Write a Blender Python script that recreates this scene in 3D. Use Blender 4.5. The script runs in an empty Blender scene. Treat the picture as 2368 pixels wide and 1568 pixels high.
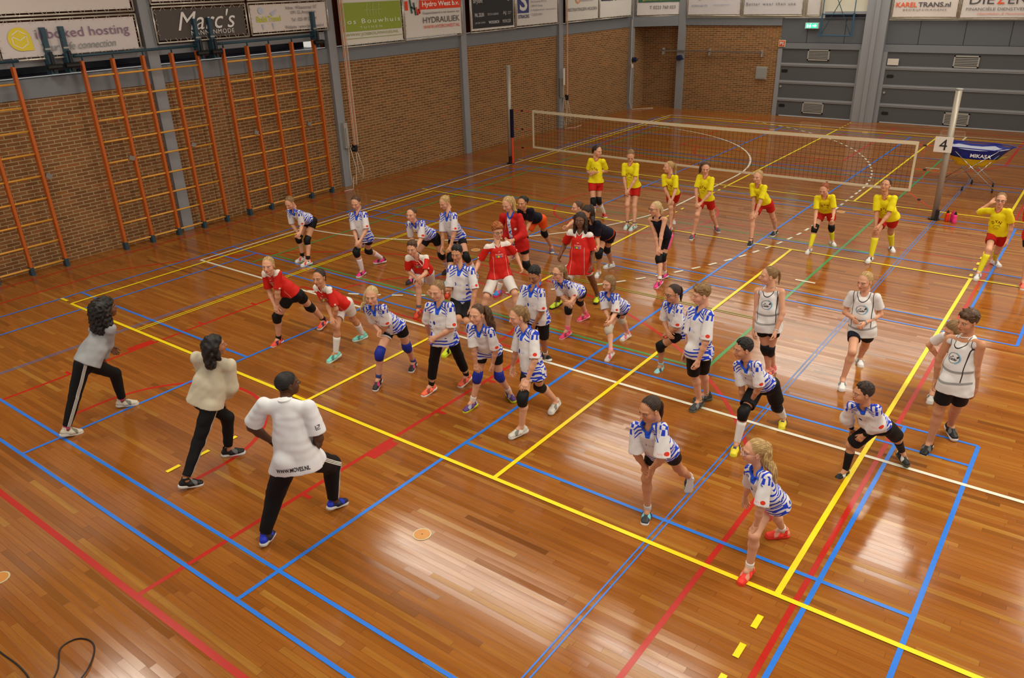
import bpy, bmesh, math, random
import numpy as np
from mathutils import Vector, Matrix
from mathutils.bvhtree import BVHTree
random.seed(7); rng = np.random.default_rng(7)
SC = bpy.context.scene; COL = SC.collection
PI = math.pi
# ------------------------------------------------------------------ camera, world, lamps, exposure
cam = bpy.data.objects.new('camera', bpy.data.cameras.new('camera')); COL.objects.link(cam)
cam.data.sensor_width = 36.0; cam.data.lens = 36.0 * 1817.4 / 2368; cam.data.clip_end = 200
_a, _b, _c = -0.6557986, 0.4249843, -0.031293
_f = Vector((math.sin(_a) * math.cos(_b), math.cos(_a) * math.cos(_b), -math.sin(_b)))
_r = Vector((math.cos(_a), -math.sin(_a), 0)); _u = _r.cross(_f)
_r2 = math.cos(_c) * _r + math.sin(_c) * _u; _u2 = -math.sin(_c) * _r + math.cos(_c) * _u
cam.matrix_world = Matrix(((_r2.x, _u2.x, -_f.x, 0), (_r2.y, _u2.y, -_f.y, 0), (_r2.z, _u2.z, -_f.z, 4.67), (0, 0, 0, 1)))
SC.camera = cam
SC.view_settings.view_transform = 'Standard'; SC.view_settings.look = 'None'
SC.view_settings.exposure = -0.08; SC.view_settings.gamma = 1.0; SC.view_settings.use_curve_mapping = False
W = bpy.data.worlds.new('hall_air'); SC.world = W; W.use_nodes = True
W.node_tree.nodes['Background'].inputs[0].default_value = (1.0, 0.93, 0.84, 1)
W.node_tree.nodes['Background'].inputs[1].default_value = 0.66
# roof lights plus added fill panels, 7 m above the floor (x0, x1, y0, y1, watts)
LAMPS = [(-11.3, -6.5, 9.35, 10.25, 170), (-5.9, -3.6, 9.5, 10.3, 85), (-10.0, -7.5, 15.2, 17.2, 120), (-2.9, -1.2, 15.0, 17.0, 130),
         (-8.0, -4.6, 22.6, 24.6, 150), (-14.2, -1.5, 25.6, 28.4, 400), (0.6, 4.6, 9.2, 10.6, 460), (0.8, 4.4, 15.2, 16.8, 460),  # wide far panel and the right-hand pair are added fill, no known fixtures
         (-3.0, 2.0, 3.2, 4.6, 300), (-12.8, -10.4, 3.0, 4.4, 170), (-8.5, -5.0, 3.0, 4.2, 170)]
LAMPK = 1.0
for i, (x0, x1, y0, y1, w) in enumerate(LAMPS):
    L = bpy.data.lights.new('roof_or_fill_lamp', 'AREA'); L.shape = 'RECTANGLE'; L.size = x1 - x0; L.size_y = y1 - y0
    L.energy = w * LAMPK; L.color = (1.0, 0.945, 0.80)
    o = bpy.data.objects.new('roof_or_fill_lamp', L); o.location = ((x0 + x1) / 2, (y0 + y1) / 2, 6.9); COL.objects.link(o)

# ------------------------------------------------------------------ small helpers
def tag(o, label=None, cat=None, group=None, kind=None):
    if label: o['label'] = label
    if cat: o['category'] = cat
    if group: o['group'] = group
    if kind: o['kind'] = kind
    return o
def empty(name, loc, label=None, cat=None, group=None):
    o = bpy.data.objects.new(name, None); o.location = loc; COL.objects.link(o); o.empty_display_size = .1
    return tag(o, label, cat, group)
def link(name, me, mat=None, parent=None, smooth=False):
    o = bpy.data.objects.new(name, me); COL.objects.link(o)
    if mat is not None:
        for m in (mat if isinstance(mat, (list, tuple)) else [mat]): me.materials.append(m)
    if parent is not None:
        o.parent = parent; bpy.context.view_layer  # world coordinates are kept by subtracting the parent's place
        o.location = -Vector(ploc(parent))
    if smooth and len(me.polygons): me.polygons.foreach_set('use_smooth', [True] * len(me.polygons))
    return o
def ploc(o):
    v = Vector(o.location)
    while o.parent: o = o.parent; v += Vector(o.location)
    return v
class MB:
    """collects boxes, tubes and polygons in world coordinates into one mesh"""
    def __init__(s): s.v = []; s.f = []; s.m = []
    def add(s, vs, fs, mi=0):
        n = len(s.v); s.v += [tuple(map(float, v)) for v in vs]; s.f += [[n + i for i in f] for f in fs]; s.m += [mi] * len(fs); return s
    def box(s, a, b, mi=0):
        x0, y0, z0 = a; x1, y1, z1 = b
        return s.add([(x0,y0,z0),(x1,y0,z0),(x1,y1,z0),(x0,y1,z0),(x0,y0,z1),(x1,y0,z1),(x1,y1,z1),(x0,y1,z1)],
              [(3,2,1,0),(4,5,6,7),(0,1,5,4),(1,2,6,5),(2,3,7,6),(3,0,4,7)], mi)
    def obox(s, c, ax, ay, az, mi=0):
        c = Vector(c); ax = Vector(ax); ay = Vector(ay); az = Vector(az)
        vs = [c + i*ax + j*ay + k*az for k in (-1,1) for i, j in ((-1,-1),(1,-1),(1,1),(-1,1))]
        return s.add(vs, [(3,2,1,0),(4,5,6,7),(0,1,5,4),(1,2,6,5),(2,3,7,6),(3,0,4,7)], mi)
    def tube(s, pts, r, n=8, mi=0, caps=True, ry=None, ref=None):
        pts = [Vector(p) for p in pts]; m = len(pts); rs = r if isinstance(r, (list, tuple)) else [r] * m
        base = len(s.v); prev = Vector(ref) if ref is not None else None
        for i, p in enumerate(pts):
            t = (pts[min(i+1, m-1)] - pts[max(i-1, 0)]).normalized()
            if prev is None: prev = Vector((0,0,1)) if abs(t.z) < .9 else Vector((1,0,0))
            x = (prev - t * prev.dot(t)).normalized(); y = t.cross(x); prev = x
            for k in range(n):
                a = 2*PI*k/n; s.v.append(tuple(p + x*math.cos(a)*rs[i] + y*math.sin(a)*rs[i]*(ry or 1)))
        for i in range(m-1):
            for k in range(n):
                s.f.append([base+i*n+k, base+i*n+(k+1)%n, base+(i+1)*n+(k+1)%n, base+(i+1)*n+k]); s.m.append(mi)
        if caps:
            s.f.append([base+k for k in range(n)][::-1]); s.m.append(mi)
            s.f.append([base+(m-1)*n+k for k in range(n)]); s.m.append(mi)
        return s
    def build(s, name, mat, parent=None, smooth=False):
        me = bpy.data.meshes.new(name); me.from_pydata(s.v, [], s.f); me.update()
        o = link(name, me, mat, parent, smooth)
        if any(s.m): me.polygons.foreach_set('material_index', s.m)
        return o
# ------------------------------------------------------------------ node expressions
class X:
    def __init__(s, t, k): s.t = t; s.k = k
    def _m(s, op, o=None, o2=None, clamp=False):
        n = s.t.nodes.new('ShaderNodeMath'); n.operation = op; n.use_clamp = clamp
        for i, q in enumerate((s, o, o2)):
            if q is None: continue
            if isinstance(q, X): s.t.links.new(q.k, n.inputs[i])
            else: n.inputs[i].default_value = float(q)
        return X(s.t, n.outputs[0])
    def __add__(s, o): return s._m('ADD', o)
    __radd__ = __add__
    def __sub__(s, o): return s._m('SUBTRACT', o)
    def __rsub__(s, o): return (s * -1) + o
    def __mul__(s, o): return s._m('MULTIPLY', o)
    __rmul__ = __mul__
    def __truediv__(s, o): return s._m('DIVIDE', o)
    def gt(s, o): return s._m('GREATER_THAN', o)
    def lt(s, o): return s._m('LESS_THAN', o)
    def abs(s): return s._m('ABSOLUTE')
    def sin(s): return s._m('SINE')
    def floor(s): return s._m('FLOOR')
    def fract(s): return s._m('FRACT')
    def sqrt(s): return s._m('SQRT')
    def mx(s, o): return s._m('MAXIMUM', o)
    def mn(s, o): return s._m('MINIMUM', o)
    def sat(s): return s._m('ADD', 0.0, clamp=True)
    def inv(s): return 1.0 - s
class G:
    def __init__(s, name, rough=.6, spec=.3):
        s.mat = bpy.data.materials.new(name); s.mat.use_nodes = True; s.t = s.mat.node_tree
        s.b = s.t.nodes['Principled BSDF']; s.b.inputs['Roughness'].default_value = rough
        s.b.inputs['Specular IOR Level'].default_value = spec
    def sep(s, sock):
        n = s.t.nodes.new('ShaderNodeSeparateXYZ'); s.t.links.new(sock, n.inputs[0]); return [X(s.t, o) for o in n.outputs]
    def comb(s, x, y, z):
        n = s.t.nodes.new('ShaderNodeCombineXYZ')
        for i, q in enumerate((x, y, z)):
            if isinstance(q, X): s.t.links.new(q.k, n.inputs[i])
            else: n.inputs[i].default_value = q
        return n.outputs[0]
    def obj(s): return s.t.nodes.new('ShaderNodeTexCoord').outputs['Object']
    def pos(s): return s.t.nodes.new('ShaderNodeNewGeometry').outputs['Position']
    def attr(s, name):
        n = s.t.nodes.new('ShaderNodeAttribute'); n.attribute_name = name; return n.outputs['Vector']
    def noise(s, vec, scale=1, detail=2, rough=.5):
        n = s.t.nodes.new('ShaderNodeTexNoise'); s.t.links.new(vec, n.inputs['Vector'])
        n.inputs['Scale'].default_value = scale; n.inputs['Detail'].default_value = detail; n.inputs['Roughness'].default_value = rough
        return X(s.t, n.outputs[0])
    def white(s, vec):
        n = s.t.nodes.new('ShaderNodeTexWhiteNoise'); s.t.links.new(vec, n.inputs['Vector']); return X(s.t, n.outputs['Value'])
    def mix(s, fac, a, b, mode='MIX'):
        n = s.t.nodes.new('ShaderNodeMix'); n.data_type = 'RGBA'; n.blend_type = mode
        for sock, q in ((n.inputs[0], fac), (n.inputs[6], a), (n.inputs[7], b)):
            if isinstance(q, X): s.t.links.new(q.k, sock)
            elif isinstance(q, bpy.types.NodeSocket): s.t.links.new(q, sock)
            elif isinstance(q, (int, float)): sock.default_value = q
            else: sock.default_value = (*q, 1) if len(q) == 3 else q
        return n.outputs[2]
    def ramp(s, fac, stops):
        n = s.t.nodes.new('ShaderNodeValToRGB'); s.t.links.new(fac.k, n.inputs[0]); e = n.color_ramp.elements
        while len(e) < len(stops): e.new(.5)
        for q, (p, c) in zip(e, stops): q.position = p; q.color = (*c, 1)
        return n.outputs[0]
    def col(s, c):
        if isinstance(c, bpy.types.NodeSocket): s.t.links.new(c, s.b.inputs['Base Color'])
        else: s.b.inputs['Base Color'].default_value = (*c, 1)
        return s
    def rough(s, x): s.t.links.new(x.k, s.b.inputs['Roughness']); return s
    def bump(s, x, strength=.3, dist=.01):
        n = s.t.nodes.new('ShaderNodeBump'); n.inputs['Strength'].default_value = strength; n.inputs['Distance'].default_value = dist
        s.t.links.new(x.k, n.inputs['Height']); s.t.links.new(n.outputs[0], s.b.inputs['Normal']); return s
def srgb(r, g, b):
    return tuple(((c/255)/12.92 if c/255 <= .04045 else ((c/255+.055)/1.055)**2.4) for c in (r, g, b))
_plain = {}
def plain(name, c, rough=.6, spec=.3, metal=0.0, var=.06, scale=14):
    key = (name, c)
    if key in _plain: return _plain[key]
    g = G(name, rough, spec); nz = g.noise(g.obj(), scale, 3)
    g.col(g.mix(nz, tuple(v*(1-var) for v in c), tuple(min(1, v*(1+var)) for v in c)))
    g.b.inputs['Metallic'].default_value = metal
    _plain[key] = g.mat; return g.mat
# ------------------------------------------------------------------ writing
_font_cache = {}
def text_geo(s, bold=False, italic=False, spacing=1.0):
    key = (s, bold, italic, spacing)
    if key in _font_cache: return _font_cache[key]
    cu = bpy.data.curves.new('t', 'FONT'); cu.body = s; cu.resolution_u = 3; cu.space_character = spacing
    if bold: cu.offset = .02
    if italic: cu.shear = .35
    ob = bpy.data.objects.new('t', cu); COL.objects.link(ob)
    dg = bpy.context.evaluated_depsgraph_get(); me = bpy.data.meshes.new_from_object(ob.evaluated_get(dg))
    vs = np.array([v.co[:] for v in me.vertices]) if len(me.vertices) else np.zeros((1, 3)); fs = [list(p.vertices) for p in me.polygons]
    bpy.data.objects.remove(ob); bpy.data.curves.remove(cu); bpy.data.meshes.remove(me)
    vs = vs - [(vs[:, 0].min() + vs[:, 0].max())/2, (vs[:, 1].min() + vs[:, 1].max())/2, 0]
    _font_cache[key] = (vs, fs); return vs, fs
def write(mb, s, c, right, up, w=None, h=None, bold=False, italic=False, spacing=1.0, mi=0):
    """puts the string's outline, centred on c, into mb; w = total width, h = height of its tallest letter"""
    vs, fs = text_geo(s, bold, italic, spacing); vs = vs.copy()
    ww = np.ptp(vs[:, 0]); hh = np.ptp(vs[:, 1]) or 1
    kx = (w/ww if w else h/hh); ky = (h/hh if h else kx)
    c = np.array(c, float); right = np.array(right, float); up = np.array(up, float)
    P = c + vs[:, :1]*kx*right + vs[:, 1:2]*ky*up
    mb.add(P, fs, mi); return mb
# ================================================================== the hall
XL, YB = -15.7, 29.35
def wood_mat():
    g = G('oiled_strip_parquet', .2, .42); x, y, z = g.sep(g.pos())
    pw = .062
    row = (y / pw).floor(); r1 = g.white(g.comb(row, 3.3, 0)); r2 = g.white(g.comb(row, 9.1, 2))
    ln = r1 * 1.0 + .9; c = ((x + r2 * 5.0) / ln); col = c.floor(); cell = g.white(g.comb(row, col, 1.7))
    base = g.ramp(cell, [(0, srgb(104, 62, 30)), (.04, srgb(132, 76, 28)), (.25, srgb(152, 86, 31)), (.55, srgb(162, 96, 36)), (.85, srgb(168, 104, 41)), (.96, srgb(176, 120, 48)), (1, srgb(182, 132, 56))])
    gr = g.noise(g.comb(x * 2.2, y * 60, cell * 17), 1.0, 4, .6)
    big = g.noise(g.comb(x * .35, y * .9, 0), 1.0, 3, .6)
    mot = g.noise(g.comb(x * 1.3, y * 26, cell * 31), 1.0, 4, .65); base = g.mix(((mot - .42) * 2.2).sat() * .55, base, srgb(120, 66, 28)); base = g.mix(((.44 - mot) * 2.4).sat() * .5, base, srgb(190, 126, 48))
    c1 = g.mix((gr - .3) * 1.0, base, srgb(108, 58, 24)); c1 = g.mix(.22, c1, g.ramp(big, [(.3, srgb(134, 76, 26)), (.7, srgb(174, 118, 46))]))
    ey = ((y / pw).fract() - .5).abs().gt(.475); ex = ((c.fract() - .5).abs() * ln).gt(ln * .5 - .0022)
    c1 = g.mix(ey.mx(ex) * .5, c1, srgb(74, 34, 16)); g.col(c1)
    sc = g.noise(g.comb(x * 1.2, y * 14, 5), 1.0, 4, .6); g.rough(sc * .19 + cell * .03 + .025)
    h = g.noise(g.comb(x * .9, (row + .5) * pw * 1.0, cell * 9), 1.6, 2)
    wv = g.noise(g.comb(x * 1.5, y * 9, 0), 1.0, 3)
    tl = ((y / pw).fract() - .5) * (cell - .5) * 4.0 + (c.fract() - .5) * (g.white(g.comb(col, row, 8.2)) - .5) * 2.5
    g.bump(h * .5 + wv * .35 + tl - ey * .3, .09, .004)
    return g.mat
def brick_mat(name, horiz):
    g = G(name, .85, .15); p = g.pos(); x, y, z = g.sep(p); u = y if horiz == 'y' else x
    bh = .0667; bw = .235; row = (z / bh).floor(); c = u / bw + (row * .5).fract() + row * 0; col = c.floor()
    cell = g.white(g.comb(row, col, .5))
    base = g.ramp(cell, [(0, srgb(112, 74, 46)), (.3, srgb(124, 82, 50)), (.6, srgb(132, 88, 52)), (.85, srgb(140, 98, 60)), (1, srgb(152, 92, 50))])
    nz = g.noise(p, 40, 3); big = g.noise(p, .8, 3)
    base = g.mix(nz * .35, base, srgb(108, 72, 48)); base = g.mix((big - .35) * .45, base, srgb(140, 92, 58))
    my = ((z / bh).fract() - .5).abs().gt(.395); mx = (c.fract() - .5).abs().gt(.472)
    m = my.mx(mx); g.col(g.mix(m, base, g.mix(nz, srgb(156, 140, 104), srgb(176, 158, 120))))
    g.bump(m.inv() + nz * .2, .5, .006); return g.mat
WOOD = wood_mat(); BR_Y = brick_mat('brown_brick_side', 'y'); BR_X = brick_mat('brown_brick_end', 'x')
GREY = plain('blue_grey_paint', srgb(116, 119, 124), .5, .3, var=.03, scale=3)
GREYL = plain('blue_grey_light_paint', srgb(138, 140, 144), .5, .3, var=.03, scale=3)
GREYD = plain('dark_grey_panel', srgb(84, 85, 87), .6, .2, var=.05, scale=60)
FASC = plain('slate_fascia_panel', srgb(92, 95, 100), .6, .2, var=.05, scale=40)
NAVY = plain('navy_recess_paint', srgb(30, 32, 52), .35, .4, var=.1)
SEAM = plain('panel_seam', srgb(48, 50, 54), .8, .1)
CREAM = plain('cream_wall', srgb(206, 200, 182), .7, .2, var=.02, scale=2)
STEEL = plain('brushed_steel', srgb(150, 146, 138), .35, .5, metal=.75, var=.06)
POLE = plain('galvanised_tube', srgb(196, 192, 180), .3, .5, metal=.5, var=.1)
BLACK = plain('black_plastic', srgb(22, 22, 24), .45, .4)
TEAL = plain('dark_teal_steel', srgb(38, 66, 80), .4, .4, var=.1)
WHITE = plain('white_vinyl', srgb(206, 198, 188), .5, .3, var=.02, scale=3)
ROPE = plain('white_rope', srgb(205, 190, 170), .9, .1)
ALU = plain('aluminium_grille', srgb(168, 166, 160), .4, .5, metal=.3)
f = MB(); f.add([(-17, -1, 0), (7, -1, 0), (7, 31, 0), (-17, 31, 0)], [(0, 1, 2, 3)])
floor = f.build('floor', WOOD); tag(floor, kind='structure')
# ---- painted court lines: thin paint films lying on the floor, one mesh for each colour
def paint_mat(name, c):
    g = G(name, .25, .45); x, y, z = g.sep(g.pos()); nz = g.noise(g.comb(x * 3, y * 20, 0), 1, 3)
    g.col(g.mix(nz, tuple(v * .88 for v in c), tuple(min(1, v * 1.08) for v in c))); return g.mat
PAINT = dict(Y=paint_mat('yellow_line_paint', srgb(250, 222, 30)), W=paint_mat('white_line_paint', srgb(232, 226, 206)), B=paint_mat('blue_line_paint', srgb(44, 122, 226)),
             R=paint_mat('red_line_paint', srgb(186, 34, 22)), G=paint_mat('green_line_paint', srgb(74, 146, 80)), O=paint_mat('olive_line_paint', srgb(144, 142, 50)), S=paint_mat('slate_blue_line_paint', srgb(86, 112, 170)))
LN = {k: MB() for k in PAINT}; ZL = dict(R=.0008, S=.0018, G=.0026, B=.0034, O=.0044, W=.0050, Y=.0060)
def lz(k): ZL[k] += 8e-6; return ZL[k]
def seg(k, x0, y0, x1, y1, w=.05):
    m = LN[k]; z = lz(k); dx, dy = x1 - x0, y1 - y0; l = math.hypot(dx, dy); nx, ny = -dy/l*w/2, dx/l*w/2
    m.add([(x0+nx, y0+ny, z), (x0-nx, y0-ny, z), (x1-nx, y1-ny, z), (x1+nx, y1+ny, z)], [(0, 1, 2, 3)])
def hx(k, y, x0, x1, w=.05): seg(k, x0, y, x1, y, w)
def vy(k, x, y0, y1, w=.05): seg(k, x, y0, x, y1, w)
def arc(k, cx, cy, r, a0, a1, w=.05, dash=None):
    n = max(6, int(abs(a1-a0)*r/.12)); z = lz(k)
    if dash:
        t = 0; tot = abs(a1-a0)*r
        while t < tot:
            b0 = a0 + t/r; b1 = a0 + min(t+dash[0], tot)/r; arc(k, cx, cy, r, b0, b1, w); t += dash[0]+dash[1]
        return
    vs = []; fs = []
    for i in range(n+1):
        a = a0+(a1-a0)*i/n
        vs += [(cx+(r+w/2)*math.cos(a), cy+(r+w/2)*math.sin(a), z), (cx+(r-w/2)*math.cos(a), cy+(r-w/2)*math.sin(a), z)]
    for i in range(n): fs.append((2*i, 2*i+1, 2*i+3, 2*i+2))
    LN[k].add(vs, fs)
def dashes(k, x0, y0, x1, y1, on, off, w=.05):
    l = math.hypot(x1-x0, y1-y0); t = 0
    while t < l - .02:
        e = min(t+on, l); seg(k, x0+(x1-x0)*t/l, y0+(y1-y0)*t/l, x0+(x1-x0)*e/l, y0+(y1-y0)*e/l, w); t += on+off
# white handball court: side line, end lines, 6 m area, dashed 9 m line, short marks
vy('W', -13.5, 7.83, 27.75); hx('W', 7.83, -13.5, 6.8); hx('W', 27.73, -13.5, 6.8)
arc('W', -13.5, 16.3, 5.95, -PI/2, 0); vy('W', -7.55, 16.3, 19.3); arc('W', -13.5, 19.3, 5.95, 0, PI/2)
a9 = math.asin((16.3-7.85)/9.0); arc('W', -13.5, 16.3, 9.0, -a9, 0, dash=(.19, .19)); dashes('W', -4.5, 16.35, -4.5, 19.3, .19, .19); arc('W', -13.5, 19.3, 9.0, 0, a9, dash=(.19, .19))
hx('W', 12.8, -14.0, -13.5, .04); hx('W', 12.72, -3.75, -3.42); hx('W', 22.69, -3.75, -3.42); vy('W', -3.62, 27.1, 27.73, .05); hx('W', 22.7, -14.0, -13.5, .04)
# yellow cross courts
for ya, yb in ((5.27, 14.27), (18.36, 27.3)):
    vy('Y', -13.32, ya, yb); hx('Y', ya, -13.32, 4.7); hx('Y', yb, -13.32, 4.7)
    for x in (-7.32, -4.35, -1.38): vy('Y', x, ya, yb)
    hx('Y', ya+.03, -13.72, -13.5); hx('Y', yb+.03, -13.72, -13.5)
for x in (-7.32, -1.40):
    for k in range(5): vy('Y', x, 3.45+.36*k-.08, 3.45+.36*k+.08); vy('Y', x, 14.46+.35*k-.07, 14.46+.35*k+.07); vy('Y', x, 18.2-.35*k-.07, 18.2-.35*k+.07)
    for k in range(5): vy('Y', x, 27.6+.3*k-.05, 27.6+.3*k+.05)
for d in (-.03, .03): vy('Y', -11.29+d, 5.27, 14.25, .022)
# blue badminton courts
for y0 in (2.63, 11.74, 20.93):
    y1 = y0+6.06
    for y in (y0, y0+.44, y1-.46, y1): hx('B', y, -13.72, -.42, .038)
    vy('B', -13.72, y0, y1, .042); vy('B', -.42, y0, y1, .042); vy('B', -12.92, y0, y1, .042); vy('B', -1.15, y0, y1, .042); vy('B', -9.03, y0, y1, .042); vy('B', -5.04, y0, y1, .042)
    hx('B', y0+3.01, -13.72, -9.03, .042); hx('B', y0+3.01, -5.04, -.42, .042)
vy('B', -13.72, 2.63, 27, .035)
for d in (-.024, .024): vy('S', -11.48+d, 2.0, 15.0, .020); vy('B', -2.57+d, 2.0, 8.2, .014); vy('S', -2.57+d, 8.2, 22.0, .022)
vy('B', -5.04, 8.7, 20.9, .042); vy('B', -9.03, 8.7, 20.9, .038)
# green main volleyball court and olive lines
vy('G', -12.52, 8.3, 26.8); vy('G', -3.6, 8.79, 26.8); hx('G', 8.79, -12.52, -3.6); hx('G', 26.8, -12.52, -3.6)
hx('G', 14.84, -12.52, -2.9, .04); hx('G', 20.85, -12.52, -3.6, .04); hx('G', 17.9, -12.5, -3.6, .03)
for x in (-14.3, -13.95, -3.2, -2.7): hx('G', 14.8, x-.08, x+.08, .04)
for d in (-.03, .03): hx('O', 10.77+d, -12.4, -3.7, .025)
# red basketball court
vy('R', -15.2, 2.16, 28.45, .045); vy('R', -1.23, 2.16, 24.0, .048); hx('R', 2.16, -15.2, -.6, .06); hx('R', 28.45, -15.2, 6, .05); hx('R', 15.29, -15.2, -1.23, .03)
arc('R', -8.2, 3.75, 1.26, 0, PI); vy('R', -9.46, 3.35, 3.75); vy('R', -6.94, 3.35, 3.75)
vy('R', -10.63, 2.16, 7.95); vy('R', -5.79, 2.16, 7.95); hx('R', 7.95, -10.63, -5.79); arc('R', -8.2, 7.95, 1.8, 0, PI)
th = math.acos(6.19/6.77)
arc('R', -8.2, 3.75, 6.77, th, PI-th); vy('R', -2.01, 2.16, 3.75+6.77*math.sin(th)); vy('R', -14.39, 2.16, 3.75+6.77*math.sin(th))
for x, s in ((-10.63, -1), (-5.79, 1)):
    LN['R'].box((min(x, x+s*.14), 4.82, .0005), (max(x, x+s*.14), 5.2, .0012))
    for y in (3.95, 6.0, 6.97): hx('R', y, x, x+s*.13, .05)
arc('R', -8.2, 15.29, 1.8, 0, 2*PI); arc('R', -8.2, 26.8, 6.77, PI+th, 2*PI-th); vy('R', -10.63, 22.6, 28.4); vy('R', -5.79, 22.6, 28.4); hx('R', 22.6, -10.63, -5.79); arc('R', -8.2, 22.6, 1.8, PI, 2*PI, .05)
arc('R', -8.2, 26.8, 1.26, PI, 2*PI); vy('R', -2.1, 23.8, 28.4, .06)
NM = dict(Y='yellow', W='white', B='blue', R='red', G='green', O='olive', S='slate_blue')
for k, m in LN.items():
    o = m.build(NM[k] + '_court_lines', PAINT[k], floor); o['label'] = NM[k].replace('_', ' ') + ' court lines painted on the floor'
# ---- walls
BRT = 3.03
w = MB().box((XL-.3, -1, 0), (XL, 28.4, BRT)).box((XL-.3, 28.4, 0), (XL, 29.62, 4.9))
tag(w.build('wall_left', BR_Y), kind='structure')
w = MB().box((-15.9, 29.6, 0), (-13.95, 29.9, 4.9)).box((-13.95, YB, 0), (-10.2, 29.9, 3.05)); tag(w.build('wall_back', BR_X), kind='structure')
TR = [0]
def trim(mb, mat):
    TR[0] += 1; return tag(mb.build('trim_%d' % TR[0], mat), kind='structure')
trim(MB().box((XL-.3, -1, BRT), (XL+.03, 28.4, 3.36)), GREY)
# recess over the beam behind the climbing frames, then the wall above it
trim(MB().box((-16.6, -1, 3.38), (-16.5, 13.4, 3.9)).box((-16.6, -1, 3.37), (XL-.28, 13.4, 3.385)), NAVY)
trim(MB().box((XL-.25, -1, 3.56), (XL+.02, 13.4, 3.74)), GREYL)
trim(MB().box((XL-.3, 13.4, 3.38), (XL-.15, 28.4, 4.9)).box((XL-.3, -1, 3.74), (XL-.2, 13.4, 4.9)), plain('dark_rust_cladding', srgb(84, 42, 22), .8, .1))
for y in (8.93, 13.55, 18.45, 23.5): trim(MB().box((XL-.05, y-.12, 0), (XL+.1, y+.12, 4.95)), GREYL)
trim(MB().box((-15.78, 28.3, 0), (-15.56, 28.52, 4.95)), GREYL)
trim(MB().box((-14.12, 29.25, 0), (-13.84, 29.55, 4.95)), GREYL)
trim(MB().box((-7.4, 29.12, 0), (-6.72, 29.9, 4.9)).box((-7.12, 29.05, 0), (-6.98, 29.12, 4.9)), GREYL)
d = Vector((-13.98+15.67, 29.45-28.42, 0)); n_ = Vector((d.y, -d.x, 0)).normalized()*.08
c_ = Vector((-14.82, 28.93, 0)); trim(MB().obox(c_+Vector((0, 0, 3.2)), d/2, n_, (0, 0, .17)), GREY)
trim(MB().box((-13.95, YB-.06, 3.05), (-10.2, YB+.2, 3.30)), GREY)
trim(MB().box((-13.9, YB, 3.3), (-7.4, 29.8, 4.9)).box((-6.72, YB, 3.2), (6, 29.8, 4.9)), CREAM)
# slate fascia over the store doors, with its seams
fz = MB().box((-10.2, YB-.02, 2.5), (-7.38, YB+.3, 3.28)).box((-6.72, YB-.02, 2.5), (6, YB+.3, 3.22)); trim(fz, FASC)
sm = MB()
for x in (-9.3, -8.05): sm.box((x-.008, YB-.026, 2.5), (x+.008, YB-.018, 3.28))
for x in (-5.75, -4.45, -3.2, -1.9, -.6): sm.box((x-.008, YB-.026, 2.5), (x+.008, YB-.018, 3.2))
sm.box((-10.2, YB-.026, 2.49), (-7.4, YB-.018, 2.505)).box((-6.7, YB-.026, 2.49), (6, YB-.018, 2.505)); trim(sm, SEAM)
trim(MB().box((-10.2, YB-.05, 2.3), (-7.38, YB+.3, 2.49)).box((-6.72, YB-.05, 2.26), (6, YB+.3, 2.49)), GREY)
trim(MB().box((-10.25, YB-.05, 0), (-10.1, YB+.3, 2.3)), GREYL); trim(MB().box((-7.5, YB-.05, 0), (-7.38, YB+.3, 2.3)), GREYL); trim(MB().box((-6.74, YB-.05, 0), (-6.6, YB+.3, 2.26)), GREYL)
def store_door(n, x0, x1, top, vents, holes, locks):
    d = tag(MB().box((x0, YB-.01, .03), (x1, YB+.2, top)).build('door_%d' % n, GREYD), kind='structure')
    for z in (1.77, 1.18, .58):
        m = MB().box((x0, YB-.035, z-.055), (x1, YB, z+.055)); m.box((x0, YB-.05, z-.008), (x1, YB-.03, z+.008)); m.build('cross_rail', GREYL, d)
    for (a, b, c, e) in vents:
        m = MB()
        for q in ((a, YB-.045, e, b, YB, e+.04), (a, YB-.045, c-.04, b, YB, c), (a, YB-.045, e, a+.04, YB, c), (b-.04, YB-.045, e, b, YB, c)): m.box(q[:3], q[3:])
        k = e+.07
        while k < c-.05: m.box((a+.04, YB-.04, k), (b-.04, YB-.005, k+.022)); k += .048
        m.build('vent_grille', ALU, d)
    for (hx_, hz) in holes:
        m = MB(); pts = []
        for i in range(20):
            a = 2*PI*i/20; pts.append((hx_+math.copysign(.06, math.cos(a))+.055*math.cos(a), YB-.016, hz+.055*math.sin(a)))
        m.add(pts + [(p[0], YB+.0, p[2]) for p in pts], [list(range(20))] + [(i, (i+1) % 20, 20+(i+1) % 20, 20+i) for i in range(20)]); m.build('finger_pull', BLACK, d)
    for (lx, lz) in locks:
        MB().tube([(lx, YB-.05, lz), (lx, YB, lz)], .035, 12).build('lock', ALU, d)
store_door(1, -10.1, -7.5, 2.3, [(-9.2, -8.46, 2.28, 1.93), (-9.17, -8.44, .53, .15)], [(-9.95, 1.55), (-9.92, .36)], [(-10.03, 1.02)])
store_door(2, -6.6, 3.0, 2.26, [(-4.62, -3.9, 2.2, 1.84), (-4.6, -3.86, .46, .08)], [(-6.42, 1.5), (-6.40, .31)], [(-6.52, .98)])
# ceiling high above, never seen directly, carries the roof lights
tag(MB().box((-17, -3, 7.1), (8, 31, 7.2)).build('ceiling', plain('dark_timber_ceiling', srgb(150, 130, 105), .8, .1)), kind='structure')
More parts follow.
